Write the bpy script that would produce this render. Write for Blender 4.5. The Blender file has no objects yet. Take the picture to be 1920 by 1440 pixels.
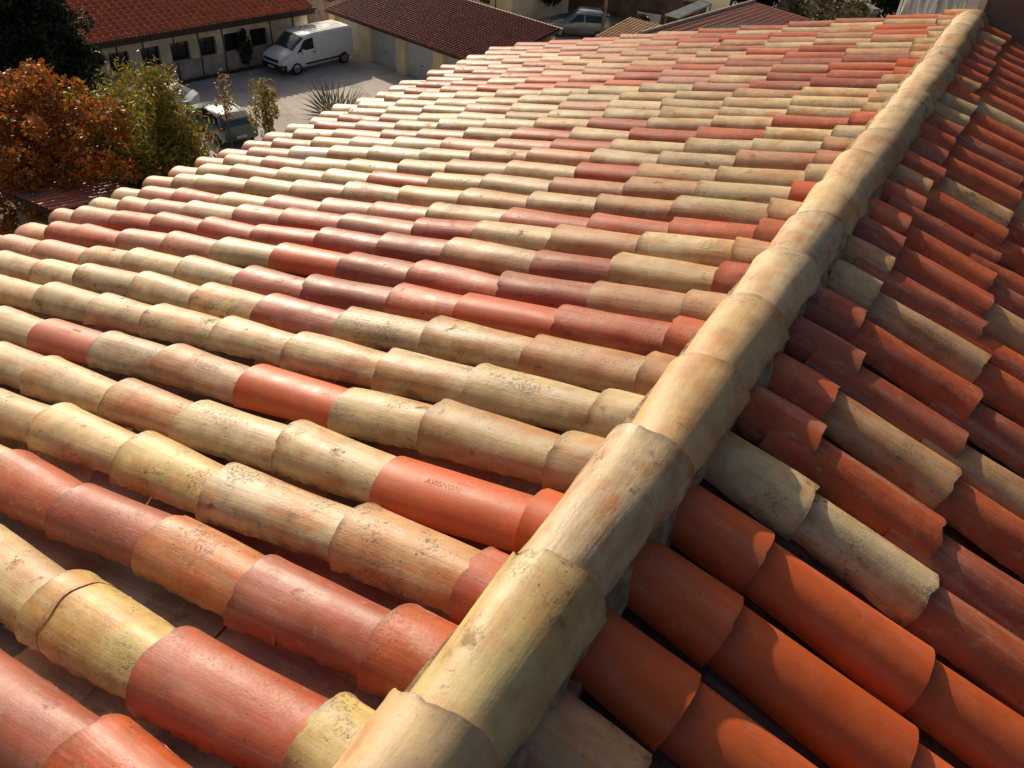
import bpy, math, random
import numpy as np
from mathutils import Vector, Matrix

random.seed(7)
rng = np.random.default_rng(11)
scene = bpy.context.scene
col = scene.collection
R = math.radians

# ------------------------------------------------------------------ camera
ZR = 13.7154                      # height of the roof apex above the court
cam_d = bpy.data.cameras.new('camera')
cam = bpy.data.objects.new('camera', cam_d)
col.objects.link(cam)
cam_d.sensor_width = 36.0
cam_d.lens = 27.78
cam_d.clip_start = 0.05
cam_d.clip_end = 900.0
RX = Vector((0.845336, 0.530729, 0.061107))
UP = Vector((-0.370135, 0.499351, 0.783357))
FW = Vector((-0.385237, 0.684818, -0.618561))
CAM = Vector((0.397, 0.139, 15.0))
cam.matrix_world = Matrix(((RX.x, UP.x, -FW.x, CAM.x), (RX.y, UP.y, -FW.y, CAM.y), (RX.z, UP.z, -FW.z, CAM.z), (0, 0, 0, 1)))
scene.camera = cam

# ------------------------------------------------------------------ sun and sky
SUN_AZ, SUN_EL = 60.0, 28.5       # azimuth from +Y towards -X
SUN = Vector((-math.sin(R(SUN_AZ)) * math.cos(R(SUN_EL)), math.cos(R(SUN_AZ)) * math.cos(R(SUN_EL)), math.sin(R(SUN_EL))))
world = bpy.data.worlds.new('World')
scene.world = world
world.use_nodes = True
wn = world.node_tree.nodes
sky = wn.new('ShaderNodeTexSky')
sky.sky_type = 'NISHITA'
sky.sun_disc = False
sky.sun_elevation = R(SUN_EL)
sky.sun_rotation = R(-SUN_AZ)
sky.dust_density = 5.0
sky.ozone_density = 0.0
sky.air_density = 0.8
wn['Background'].inputs['Strength'].default_value = 0.09
world.node_tree.links.new(sky.outputs['Color'], wn['Background'].inputs['Color'])
sun_d = bpy.data.lights.new('sun', 'SUN')
sun_d.energy = 4.7
sun_d.angle = R(0.53)
sun_d.color = (1.0, 0.885, 0.71)
sun = bpy.data.objects.new('sun', sun_d)
sun.rotation_euler = SUN.to_track_quat('Z', 'Y').to_euler()
sun.location = (-20, 10, 40)
col.objects.link(sun)
vs = scene.view_settings
vs.view_transform = 'Standard'
vs.look = 'None'
vs.exposure = -0.06
vs.gamma = 1.0
vs.use_curve_mapping = False


def project(P):
    d = Vector(P) - CAM
    z = d.dot(FW)
    if z <= 0.05:
        return None
    k = 1481.44 / z
    return (960 + k * d.dot(RX), 720 - k * d.dot(UP), z)


# ------------------------------------------------------------------ helpers
def tag(o, label=None, cat=None, group=None, kind=None):
    if label: o['label'] = label
    if cat: o['category'] = cat
    if group: o['group'] = group
    if kind: o['kind'] = kind
    return o


def empty(name, loc=(0, 0, 0), rz=0.0):
    o = bpy.data.objects.new(name, None)
    o.location = loc
    o.rotation_euler = (0, 0, rz)
    o.empty_display_size = 0.2
    col.objects.link(o)
    return o


def link(name, me, mat=None, parent=None):
    if mat is not None and not me.materials:
        me.materials.append(mat)
    o = bpy.data.objects.new(name, me)
    col.objects.link(o)
    if parent is not None:
        o.parent = parent
    return o


class MB:
    """collects polygons of one part"""
    def __init__(s):
        s.v = []; s.f = []; s.sm = []

    def add(s, verts, faces, smooth=False, M=None):
        b = len(s.v)
        for p in verts:
            p = Vector(p)
            s.v.append(tuple(M @ p) if M is not None else tuple(p))
        for f in faces:
            s.f.append(tuple(b + i for i in f)); s.sm.append(smooth)
        return s

    def box(s, c, d, M=None, taper=1.0, jit=0.0):
        x, y, z = c; a, b, h = d[0] / 2, d[1] / 2, d[2] / 2
        t = taper
        vs_ = [(x - a, y - b, z - h), (x + a, y - b, z - h), (x + a, y + b, z - h), (x - a, y + b, z - h),
               (x - a * t, y - b * t, z + h), (x + a * t, y - b * t, z + h), (x + a * t, y + b * t, z + h), (x - a * t, y + b * t, z + h)]
        if jit:
            vs_ = [(p[0] + random.uniform(-jit, jit), p[1] + random.uniform(-jit, jit), p[2] + random.uniform(-jit, jit)) for p in vs_]
        return s.add(vs_, [(3, 2, 1, 0), (4, 5, 6, 7), (0, 1, 5, 4), (1, 2, 6, 5), (2, 3, 7, 6), (3, 0, 4, 7)], False, M)

    def tube(s, pts, rads, n=8, cap=True):
        pts = [Vector(p) for p in pts]
        rings = []
        for i, p in enumerate(pts):
            d = (pts[min(i + 1, len(pts) - 1)] - pts[max(i - 1, 0)]).normalized()
            a = d.orthogonal().normalized() if abs(d.z) < 0.95 else Vector((1, 0, 0))
            a = (a - d * a.dot(d)).normalized()
            b = d.cross(a)
            r = rads[i] if hasattr(rads, '__len__') else rads
            rings.append([tuple(p + a * r * math.cos(2 * math.pi * k / n) + b * r * math.sin(2 * math.pi * k / n)) for k in range(n)])
        vv = [q for rg in rings for q in rg]
        ff = []
        for i in range(len(pts) - 1):
            for k in range(n):
                ff.append((i * n + k, i * n + (k + 1) % n, (i + 1) * n + (k + 1) % n, (i + 1) * n + k))
        s.add(vv, ff, True)
        if cap:
            s.add(rings[0], [tuple(range(n - 1, -1, -1))]); s.add(rings[-1], [tuple(range(n))])
        return s

    def lathe(s, prof, n=16, axis='y', c=(0, 0, 0)):
        vv = []
        for (r, h) in prof:
            for k in range(n):
                a = 2 * math.pi * k / n
                q = (r * math.cos(a), h, r * math.sin(a)) if axis == 'y' else (r * math.cos(a), r * math.sin(a), h)
                vv.append((q[0] + c[0], q[1] + c[1], q[2] + c[2]))
        ff = []
        for i in range(len(prof) - 1):
            for k in range(n):
                ff.append((i * n + k, i * n + (k + 1) % n, (i + 1) * n + (k + 1) % n, (i + 1) * n + k))
        return s.add(vv, ff, True)

    def mesh(s, name='m'):
        me = bpy.data.meshes.new(name)
        me.from_pydata(s.v, [], s.f)
        me.polygons.foreach_set('use_smooth', s.sm)
        me.update()
        return me

    def build(s, name, mat, parent=None, sharp=None):
        me = s.mesh(name)
        if sharp: me.set_sharp_from_angle(angle=R(sharp))
        return link(name, me, mat, parent)


def quad_box(mb, p0, p1, p2, p3, t):
    """slab with top corners p0..p3 and thickness t downwards"""
    vv = [tuple(p) for p in (p0, p1, p2, p3)] + [(p[0], p[1], p[2] - t) for p in (p0, p1, p2, p3)]
    return mb.add(vv, [(0, 1, 2, 3), (7, 6, 5, 4), (0, 4, 5, 1), (1, 5, 6, 2), (2, 6, 7, 3), (3, 7, 4, 0)])


# ------------------------------------------------------------------ materials
class NT:
    def __init__(s, m):
        m.use_nodes = True
        s.t = m.node_tree; s.n = s.t.nodes; s.bsdf = s.n['Principled BSDF']

    def val(s, x, sock):
        if hasattr(x, 'is_output'): s.t.links.new(x, sock)
        else: sock.default_value = x

    def math(s, op, a, b=0.0, c=None, clamp=False):
        n = s.n.new('ShaderNodeMath'); n.operation = op; n.use_clamp = clamp
        s.val(a, n.inputs[0]); s.val(b, n.inputs[1])
        if c is not None: s.val(c, n.inputs[2])
        return n.outputs[0]

    def ramp(s, x, lo, hi):
        n = s.n.new('ShaderNodeMapRange'); n.clamp = True; n.interpolation_type = 'SMOOTHSTEP'
        s.val(x, n.inputs[0]); s.val(lo, n.inputs[1]); s.val(hi, n.inputs[2])
        return n.outputs[0]

    def vec(s, x, y, z):
        n = s.n.new('ShaderNodeCombineXYZ')
        s.val(x, n.inputs[0]); s.val(y, n.inputs[1]); s.val(z, n.inputs[2])
        return n.outputs[0]

    def noise(s, v, scale=1.0, detail=4.0, rough=0.55):
        n = s.n.new('ShaderNodeTexNoise')
        if v is not None: s.t.links.new(v, n.inputs['Vector'])
        n.inputs['Scale'].default_value = scale; n.inputs['Detail'].default_value = detail; n.inputs['Roughness'].default_value = rough
        return n.outputs['Fac']

    def mix(s, f, a, b, mode='MIX'):
        n = s.n.new('ShaderNodeMix'); n.data_type = 'RGBA'; n.blend_type = mode
        s.val(f, n.inputs[0]); s.val(a, n.inputs[6]); s.val(b, n.inputs[7])
        return n.outputs[2]

    def bump(s, h, strength, dist):
        n = s.n.new('ShaderNodeBump')
        s.val(strength, n.inputs['Strength']); n.inputs['Distance'].default_value = dist
        s.t.links.new(h, n.inputs['Height'])
        s.t.links.new(n.outputs[0], s.bsdf.inputs['Normal'])

    def coord(s, kind='Object'):
        return s.n.new('ShaderNodeTexCoord').outputs[kind]


def rgba(c): return (c[0], c[1], c[2], 1.0)


def plain(name, c, rough=0.6, var=0.18, scale=3.0, metal=0.0, bump=0.0, bscale=40.0, c2=None, coat=0.0, trans=0.0, emis=None):
    m = bpy.data.materials.new(name); t = NT(m)
    co = t.coord('Object')
    a = t.noise(co, scale, 6.0, 0.6)
    lo = tuple(x * (1 - var) for x in c); hi = tuple(min(1, x * (1 + var)) for x in c)
    if c2 is not None: hi = c2
    f = t.ramp(a, 0.36, 0.64)
    t.val(t.mix(f, rgba(lo), rgba(hi)), t.bsdf.inputs['Base Color'])
    t.bsdf.inputs['Roughness'].default_value = rough
    t.bsdf.inputs['Metallic'].default_value = metal
    if coat: t.bsdf.inputs['Coat Weight'].default_value = coat
    if trans: t.bsdf.inputs['Transmission Weight'].default_value = trans
    if bump:
        t.bump(t.noise(co, bscale, 5.0, 0.6), 0.6, bump)
    return m


def tile_material(name, stuff=False):
    """fired clay: colour from the piece (object colour or stored attribute), streaks along the piece, specks, dirt"""
    m = bpy.data.materials.new(name); t = NT(m)
    uvn = t.n.new('ShaderNodeUVMap'); uvn.uv_map = 'UVMap'
    sp = t.n.new('ShaderNodeSeparateXYZ'); t.t.links.new(uvn.outputs[0], sp.inputs[0])
    u, v = sp.outputs[0], sp.outputs[1]
    if stuff:
        at = t.n.new('ShaderNodeAttribute'); at.attribute_name = 'tint'
        tint, wear = at.outputs['Color'], at.outputs['Alpha']
        sd = t.n.new('ShaderNodeAttribute'); sd.attribute_name = 'seed'
        seed = sd.outputs['Fac']
    else:
        oi = t.n.new('ShaderNodeObjectInfo')
        tint, wear, seed = oi.outputs['Color'], oi.outputs['Alpha'], oi.outputs['Random']
    w = t.math('MULTIPLY', seed, 53.0)
    def nz(su, sv, off, detail, rough=0.6):
        return t.noise(t.vec(t.math('MULTIPLY', u, su), t.math('MULTIPLY', v, sv), t.math('ADD', w, off)), 1.0, detail, rough)
    streak = nz(2.2, 48.0, 0.0, 5.0, 0.62)
    band = nz(1.6, 22.0, 7.0, 3.0)
    patch = nz(5.0, 8.0, 13.0, 3.0)
    blotch = nz(14.0, 16.0, 21.0, 5.0, 0.65)
    fine = nz(150.0, 190.0, 31.0, 3.0, 0.6)
    spk = nz(75.0, 95.0, 41.0, 2.0, 0.5)
    dirt = nz(9.0, 13.0, 51.0, 6.0, 0.7)
    zone = nz(7.0, 9.0, 61.0, 3.0, 0.6)
    grit = nz(110.0, 120.0, 71.0, 4.0, 0.75)
    wearh = t.math('MULTIPLY_ADD', wear, 0.8, 0.2)
    warm = t.mix(1.0, tint, (0.92, 0.60, 0.42, 1), 'MULTIPLY')
    pale = t.mix(0.40, tint, (0.50, 0.38, 0.30, 1))
    c = t.mix(t.math('MULTIPLY', t.ramp(patch, 0.46, 0.62), t.math('MULTIPLY', wear, 0.8)), tint, warm)
    c = t.mix(t.math('MULTIPLY', t.ramp(band, 0.50, 0.68), t.math('MULTIPLY', wear, 0.72)), c, pale)
    k = t.math('MULTIPLY_ADD', t.math('SUBTRACT', streak, 0.5), t.math('MULTIPLY', wearh, 0.5), 1.0)
    k = t.math('MULTIPLY_ADD', t.math('SUBTRACT', blotch, 0.5), t.math('MULTIPLY', wearh, 0.95), k)
    kk = t.n.new('ShaderNodeCombineColor')
    for i in range(3): t.val(k, kk.inputs[i])
    c = t.mix(1.0, c, kk.outputs[0], 'MULTIPLY')
    dust = nz(22.0, 26.0, 91.0, 5.0, 0.7)
    c = t.mix(t.math('MULTIPLY', t.ramp(dust, 0.54, 0.72), t.math('MULTIPLY', wear, 0.38)), c, (0.50, 0.40, 0.29, 1))
    line = t.math('MULTIPLY', t.ramp(streak, 0.36, 0.28), t.math('MULTIPLY', wear, 0.38))
    c = t.mix(line, c, t.mix(1.0, c, (0.42, 0.30, 0.22, 1), 'MULTIPLY'))
    d = t.math('MULTIPLY', t.ramp(dirt, 0.585, 0.70), t.math('MULTIPLY', wear, 0.66))
    c = t.mix(d, c, (0.085, 0.055, 0.030, 1))
    ed = t.ramp(t.math('ABSOLUTE', v), 0.105, 0.142)
    rim = t.math('MAXIMUM', t.math('MULTIPLY', t.ramp(u, 0.022, 0.0), 0.8), ed)
    gr = t.math('MULTIPLY', t.math('MULTIPLY', rim, t.ramp(dirt, 0.40, 0.60)), t.math('MULTIPLY', wear, 0.7))
    c = t.mix(gr, c, (0.10, 0.062, 0.034, 1))
    fs = nz(4.0, 120.0, 81.0, 3.0, 0.6)
    c = t.mix(t.math('MULTIPLY', t.ramp(fs, 0.56, 0.68), t.math('MULTIPLY', wear, 0.2)), c, t.mix(1.0, c, (0.62, 0.50, 0.38, 1), 'MULTIPLY'))
    li = t.math('MULTIPLY', t.math('MULTIPLY', t.ramp(zone, 0.52, 0.64), t.ramp(grit, 0.50, 0.60)), t.math('MULTIPLY', wear, 0.6))
    c = t.mix(li, c, (0.13, 0.085, 0.045, 1))
    s = t.math('MULTIPLY', t.math('MULTIPLY', t.ramp(spk, 0.66, 0.72), t.math('MULTIPLY_ADD', t.ramp(zone, 0.42, 0.62), 0.85, 0.15)), t.math('MULTIPLY', wearh, 0.8))
    c = t.mix(s, c, (0.06, 0.035, 0.02, 1))
    t.val(c, t.bsdf.inputs['Base Color'])
    r = t.math('MULTIPLY_ADD', blotch, 0.36, 0.32)
    r = t.math('ADD', r, t.math('MULTIPLY', d, 0.4))
    t.val(r, t.bsdf.inputs['Roughness'])
    t.bsdf.inputs['Specular IOR Level'].default_value = 0.40
    h = t.math('MULTIPLY_ADD', streak, 0.62, t.math('MULTIPLY', blotch, 0.62))
    h = t.math('MULTIPLY_ADD', fine, 0.24, h)
    h = t.math('SUBTRACT', h, t.math('MULTIPLY', s, 0.35))
    h = t.math('ADD', h, t.math('MULTIPLY', li, 0.25))
    t.bump(h, t.math('MULTIPLY_ADD', wear, 0.5, 0.10), 0.0036)
    return m


def leaf_material(name, rough=0.55, transl=0.3):
    m = bpy.data.materials.new(name); t = NT(m)
    at = t.n.new('ShaderNodeAttribute'); at.attribute_name = 'tint'
    t.t.links.new(at.outputs['Color'], t.bsdf.inputs['Base Color'])
    t.bsdf.inputs['Roughness'].default_value = rough
    tr = t.n.new('ShaderNodeBsdfTranslucent'); t.t.links.new(at.outputs['Color'], tr.inputs[0])
    mx = t.n.new('ShaderNodeMixShader'); mx.inputs[0].default_value = transl
    t.t.links.new(t.bsdf.outputs[0], mx.inputs[1]); t.t.links.new(tr.outputs[0], mx.inputs[2])
    t.t.links.new(mx.outputs[0], t.n['Material Output'].inputs[0])
    return m


M = {}
M['tile'] = tile_material('weathered_clay')
M['tile_mass'] = tile_material('weathered_clay_mass', True)
M['deck'] = plain('roof_underlay', (0.05, 0.032, 0.024), 0.9, 0.3, 6)
M['mortar'] = plain('lime_mortar', (0.30, 0.205, 0.12), 0.95, 0.35, 18, bump=0.02, bscale=60)
M['render'] = plain('house_render', (0.52, 0.42, 0.29), 0.9, 0.12, 1.2, bump=0.004, bscale=70)
M['brown_render'] = plain('brown_render', (0.25, 0.16, 0.105), 0.92, 0.22, 1.5, bump=0.01, bscale=45)
M['pale_trim'] = plain('pale_trim', (0.62, 0.55, 0.46), 0.6, 0.1, 5)
M['leaf'] = leaf_material('leaf')
M['bark'] = plain('bark', (0.09, 0.065, 0.045), 0.95, 0.35, 9, bump=0.02, bscale=25)
M['cane'] = plain('bamboo_cane', (0.26, 0.24, 0.09), 0.5, 0.25, 5)
M['cream_wall'] = plain('cream_wall', (0.72, 0.60, 0.37), 0.9, 0.1, 0.8, bump=0.004, bscale=30)
M['old_wall'] = plain('old_wall', (0.62, 0.52, 0.37), 0.9, 0.25, 0.9, bump=0.006, bscale=30)
M['low_wall'] = plain('low_wall', (0.40, 0.33, 0.275), 0.9, 0.22, 1.4, bump=0.006, bscale=30)
M['dark_wood'] = plain('dark_wood', (0.045, 0.032, 0.024), 0.7, 0.3, 4)
M['pipe'] = plain('old_pipe', (0.05, 0.04, 0.032), 0.6, 0.3, 6)
M['glass_dark'] = plain('dark_glass', (0.016, 0.017, 0.018), 0.08, 0.2, 2)
M['glass_green'] = plain('tinted_glass', (0.045, 0.07, 0.065), 0.06, 0.15, 2)
M['white_paint'] = plain('white_paint', (0.74, 0.74, 0.71), 0.28, 0.03, 2, coat=0.5)
M['grey_paint'] = plain('grey_paint', (0.17, 0.20, 0.22), 0.25, 0.05, 2, metal=0.4, coat=0.6)
M['green_paint'] = plain('green_paint', (0.05, 0.10, 0.085), 0.25, 0.06, 2, metal=0.3, coat=0.6)
M['black_plastic'] = plain('black_plastic', (0.018, 0.018, 0.019), 0.55, 0.2, 8)
M['rubber'] = plain('rubber', (0.014, 0.014, 0.014), 0.85, 0.25, 12)
M['rim_metal'] = plain('wheel_metal', (0.30, 0.30, 0.31), 0.4, 0.1, 9, metal=0.7)
M['lamp_glass'] = plain('lamp_glass', (0.55, 0.57, 0.58), 0.1, 0.1, 10)
M['red_lamp'] = plain('red_lamp', (0.35, 0.02, 0.015), 0.2, 0.1, 10)
M['plate'] = plain('number_plate', (0.55, 0.55, 0.53), 0.5, 0.08, 10)
M['garage_door'] = plain('garage_door_paint', (0.50, 0.51, 0.49), 0.5, 0.07, 1.6)
M['door_metal'] = plain('handle_metal', (0.06, 0.06, 0.06), 0.4, 0.1, 10)
M['wood_pole'] = plain('wooden_pole', (0.25, 0.17, 0.11), 0.85, 0.25, 7, bump=0.01, bscale=30)
M['metal_sheet'] = plain('pale_metal_sheet', (0.50, 0.50, 0.48), 0.45, 0.12, 2, metal=0.2)
M['earth_wall'] = plain('earth_wall', (0.15, 0.095, 0.065), 0.95, 0.35, 0.9, bump=0.03, bscale=8)
M['stone'] = plain('grey_stone', (0.26, 0.23, 0.185), 0.95, 0.3, 2.2, bump=0.03, bscale=14)
M['fabric'] = plain('pale_fabric', (0.80, 0.75, 0.66), 0.8, 0.06, 1.5)
M['coping'] = plain('pale_coping', (0.45, 0.34, 0.24), 0.85, 0.2, 3)
M['seam'] = plain('pink_mortar_seam', (0.42, 0.17, 0.11), 0.6, 0.15, 40)

# ground: worn court surfacing with patches, cracks and dust
def court_material(name, c, c2, scale):
    m = bpy.data.materials.new(name); t = NT(m)
    co = t.coord('Object')
    a = t.noise(co, scale, 8.0, 0.62); b = t.noise(co, scale * 6, 5.0, 0.6); g = t.noise(co, 60.0, 3.0, 0.6)
    k = t.mix(t.ramp(a, 0.38, 0.62), rgba(c), rgba(c2))
    k = t.mix(t.math('MULTIPLY', t.ramp(b, 0.55, 0.68), 0.45), k, (c[0] * 0.55, c[1] * 0.53, c[2] * 0.5, 1))
    vo = t.n.new('ShaderNodeTexVoronoi'); vo.feature = 'DISTANCE_TO_EDGE'; vo.inputs['Scale'].default_value = 0.24
    wob = t.n.new('ShaderNodeTexNoise'); wob.inputs['Scale'].default_value = 1.3; t.t.links.new(co, wob.inputs['Vector'])
    vm = t.mix(0.12, co, wob.outputs['Color']); t.t.links.new(vm, vo.inputs['Vector'])
    k = t.mix(t.math('MULTIPLY', t.ramp(vo.outputs['Distance'], 0.014, 0.004), 0.16), k, (0.06, 0.05, 0.045, 1))
    t.val(k, t.bsdf.inputs['Base Color']); t.bsdf.inputs['Roughness'].default_value = 0.92
    t.bump(g, 0.5, 0.01)
    return m
M['court'] = court_material('worn_court', (0.40, 0.34, 0.29), (0.50, 0.43, 0.37), 0.22)
M['soil'] = court_material('dry_soil', (0.11, 0.085, 0.055), (0.16, 0.14, 0.075), 0.12)

# ------------------------------------------------------------------ setting
def sheet(name, x0, x1, y0, y1, z, mat, nx=1, ny=1, label=None):
    vv = []; ff = []
    for j in range(ny + 1):
        for i in range(nx + 1):
            vv.append((x0 + (x1 - x0) * i / nx, y0 + (y1 - y0) * j / ny, z))
    for j in range(ny):
        for i in range(nx):
            a = j * (nx + 1) + i
            ff.append((a, a + 1, a + nx + 2, a + nx + 1))
    o = MB().add(vv, ff).build(name, mat)
    tag(o, label, None, None, 'structure')
    return o
sheet('ground', -420, 420, -380, 460, -0.02, M['soil'], 4, 4, 'dry earth ground around the houses')
sheet('courtyard', -46, -8, 16, 40.5, -0.008, M['court'], 8, 8, 'worn grey court surface in front of the garages')
sheet('back_lane', -33, -18, 44.5, 57, -0.008, M['court'], 4, 4, 'strip of worn paving behind the garages')

# ------------------------------------------------------------------ the tiled house
AL, AR = 0.250100, 0.289914       # pitch of the two slopes
APEX = Vector((0, 0, ZR))
def frame(side):
    a = AL if side < 0 else AR
    X = Vector((-side * math.cos(a), 0, math.sin(a)))      # uphill
    Z = Vector((side * math.sin(a), 0, math.cos(a)))
    return X, Z.cross(X), Z
FR = {-1: frame(-1), 1: frame(1)}
def on_slope(side, s, y, n=0.0):
    X, Y, Z = FR[side]
    return APEX - X * s + Vector((0, y, 0)) + Z * n

def arch(seed, L=0.50, w0=0.094, w1=0.072, h0=0.090, h1=0.063, nphi=18, nt=12, th=0.014, rough=1.0, amax=88.0, seam=None):
    """one clay tile: tapered half pipe, thick, hand made. local X from the wide end uphill, Z up, crest of the wide end at z=0"""
    g = random.Random(seed)
    ph = [g.uniform(0, 6.28) for _ in range(16)]
    bow = g.uniform(-0.0016, 0.0016) * rough
    sk = g.uniform(-0.006, 0.006) * rough
    A = R(amax); g2 = random.Random(seed + 9)
    ca0, ca1 = g.uniform(-1.1, 1.1), g.uniform(-1.3, 1.3); cd0, cd1 = g.choice((0, .006, .013)), g.choice((0, 0, .009))
    def wob(i, x): return math.sin(x + ph[i])
    def pt(t, f, inner):
        a = -A + 2 * A * f
        w = w0 + (w1 - w0) * t; h = h0 + (h1 - h0) * t
        q = 0.0013 * wob(0, 4 * t + 2.2 * a) + 0.0008 * wob(1, 9 * t - 3.1 * a) + 0.0012 * wob(2, 4.7 * a + 2 * t)
        if t < 0.08: q += 0.0025 * (1 - t / 0.08) * (0.4 + 0.6 * wob(3, 2 * a))
        q *= rough
        e = abs(2 * f - 1)
        if e > 0.86:
            q += rough * (e - 0.86) / 0.14 * (0.0012 * wob(4, 11 * t + (2 if f > .5 else 0)) + 0.0012 * wob(5, 37 * t) + 0.0012 * wob(11, 83 * t + 5 * f) + 0.0045 * (g2.random() - .5))
        tt = th if inner else 0.0
        w += q - tt; h += q - tt
        sq = 0.94
        ca, sa = math.cos(a), math.sin(a)
        y = w * math.copysign(abs(sa) ** sq, sa); z = h * ca
        x = t * L
        if t <= 0.0:
            x += rough * (0.0035 * wob(6, 2.3 * a) + 0.0018 * wob(7, 6.5 * a) + 0.0012 * wob(12, 19 * a))
        if t < 0.05: x += rough * (1 - t / .05) * (cd0 * math.exp(-((a - ca0) / .13) ** 2) + cd1 * math.exp(-((a - ca1) / .22) ** 2))
        x += sk * sa
        y += bow * math.sin(math.pi * t) * 1.5
        drop = rough * 0.0012 * (e - 0.9) * 10 * (wob(8, 17 * t) + wob(9, 61 * t)) if e > 0.9 else 0.0
        return (x, y, z - h0 + bow * math.sin(math.pi * t) - drop)
    V = []; F = []; S = []; U = []
    def grid(inner, n1, n2):
        b = len(V)
        for i in range(n1 + 1):
            t = i / n1
            t = t * t * (0.35) + t * 0.65 if not inner else t
            for j in range(n2 + 1):
                f = j / n2
                V.append(pt(t, f, inner)); U.append((t * L, (f - 0.5) * 2 * A * 0.09))
        for i in range(n1):
            for j in range(n2):
                a = b + i * (n2 + 1) + j
                q = (a, a + 1, a + n2 + 2, a + n2 + 1)
                F.append(q if inner else q[::-1]); S.append(True)
        return b
    def strip(pa, pb, uv):
        b = len(V); n = len(pa)
        V.extend(pa); V.extend(pb); U.extend(uv); U.extend(uv)
        for i in range(n - 1):
            F.append((b + i, b + i + 1, b + n + i + 1, b + n + i)); S.append(False)
    grid(False, nt, nphi)
    ni = max(2, nt // 3)
    grid(True, ni, nphi)
    fs = [j / nphi for j in range(nphi + 1)]
    strip([pt(0, f, False) for f in fs], [pt(0, f, True) for f in fs], [(0.0, (f - .5) * .27) for f in fs])
    ts = [i / nt for i in range(nt + 1)]
    tso = [t * t * .35 + t * .65 for t in ts]
    strip([pt(t, 0, True) for t in ts], [pt(t, 0, False) for t in tso], [(t * L, -.14) for t in ts])
    strip([pt(t, 1, False) for t in tso], [pt(t, 1, True) for t in ts], [(t * L, .14) for t in ts])
    me = bpy.data.meshes.new('tile_mesh')
    me.from_pydata(V, [], F)
    me.polygons.foreach_set('use_smooth', S)
    uv = me.uv_layers.new(name='UVMap')
    for lp in me.loops: uv.data[lp.index].uv = U[lp.vertex_index]
    me.update()
    me.materials.append(M['tile'])
    return me

OLD = [arch(100 + i, w0=0.100 + 0.004 * math.sin(i * 2.1), w1=0.079 + 0.003 * math.cos(i * 1.7), h1=0.069, rough=1.0, nt=20) for i in range(14)]
MID = [arch(200 + i, w0=0.099 + 0.004 * math.sin(i * 1.3), w1=0.079 + 0.003 * math.cos(i * 2.7), h1=0.069, rough=0.85, nphi=12, nt=6) for i in range(8)]
NEW = [arch(300 + i, rough=0.25, w0=0.100, w1=0.082, h1=0.068) for i in range(3)]
RID = [arch(400 + i, L=0.48, w0=0.120, w1=0.095, h0=0.116, h1=0.089, rough=1.2, amax=84, nphi=22, nt=14) for i in range(6)]
LOW = [arch(500 + i, nphi=8, nt=3, rough=0.8) for i in range(5)]
TOP = [arch(700 + i, L=0.215, w0=0.100, w1=0.089, h0=0.090, h1=0.078, nphi=18, nt=8) for i in range(5)]
TOPN = [arch(720 + i, L=0.215, w0=0.100, w1=0.090, h0=0.090, h1=0.078, nphi=18, nt=8, rough=.25) for i in range(2)]
TOPR = [arch(740 + i, L=0.33, w0=0.099, w1=0.084, h0=0.090, h1=0.073, nphi=18, nt=10) for i in range(6)]
TOPRN = [arch(760 + i, L=0.33, w0=0.100, w1=0.085, h0=0.090, h1=0.073, nphi=18, nt=10, rough=.25) for i in range(2)]
PAN = [arch(600 + i, L=0.50, w0=0.090, w1=0.104, h0=0.078, h1=0.080, rough=0.8, nphi=10, nt=4, amax=80) for i in range(4)]
PANLOW = [arch(650 + i, L=0.50, w0=0.090, w1=0.104, h0=0.078, h1=0.080, rough=0.5, nphi=6, nt=2, amax=80) for i in range(2)]

# tile colours: c cream, y yellow cream, k cream with lichen, t tan peach, d drab tan, p pink, r red, m mauve red, o fresh orange, w pink with pale sheen painted in, W white with sun glint painted in, b red and cream
TINT = {'c': (0.55, 0.4, 0.205, 1.0), 'y': (0.57, 0.425, 0.165, 1.0), 'k': (0.47, 0.345, 0.19, 1.4), 't': (0.5, 0.275, 0.125, 1.0), 'd': (0.47, 0.315, 0.15, 1.0), 'p': (0.54, 0.265, 0.14, 0.8), 'r': (0.46, 0.1, 0.032, 0.8), 'm': (0.37, 0.098, 0.05, 0.85), 'o': (0.53, 0.096, 0.020, 0.35), 'O': (0.5, 0.098, 0.025, 0.35), 'R': (0.52, 0.125, 0.055, 0.3), 'w': (0.5, 0.225, 0.14, 0.8), 'W': (0.66, 0.58, 0.46, 0.6), 'b': (0.5, 0.175, 0.055, 1.1)}
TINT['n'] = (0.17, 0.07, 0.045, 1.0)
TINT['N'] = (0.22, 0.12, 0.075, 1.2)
def tint_of(code, g=random):
    r, gg, b, w = TINT[code]
    k = g.uniform(0.86, 1.13); h = g.uniform(-0.07, 0.07)
    return (r * k * (1 + h * .5), gg * k, b * k * (1 - h), min(1.5, w * g.uniform(0.8, 1.2)))

house = tag(empty('tiled_house', (0, 0, 0)), 'house under the old cream and red clay tile roof in the foreground', 'house')
Y0, Y1 = -3.4, 7.74
SL, SRT = 4.40, 3.30              # slope lengths
def deck(side, smax):
    a, b = on_slope(side, 0.0, Y0, -0.16), on_slope(side, smax, Y0, -0.16)
    c, d = on_slope(side, smax, Y1, -0.16), on_slope(side, 0.0, Y1, -0.16)
    mb = MB()
    q = [a, b, c, d] if side < 0 else [d, c, b, a]
    quad_box(mb, *[tuple(p) for p in q], 0.05)
    return mb.build('roof_slope', M['deck'], house)
slope = {-1: deck(-1, SL), 1: deck(1, SRT)}
slope[-1]['label'] = 'sunlit slope with rows of cream, pink and red clay tiles'
slope[1]['label'] = 'shaded slope with mostly red clay tiles beyond the ridge'

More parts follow.
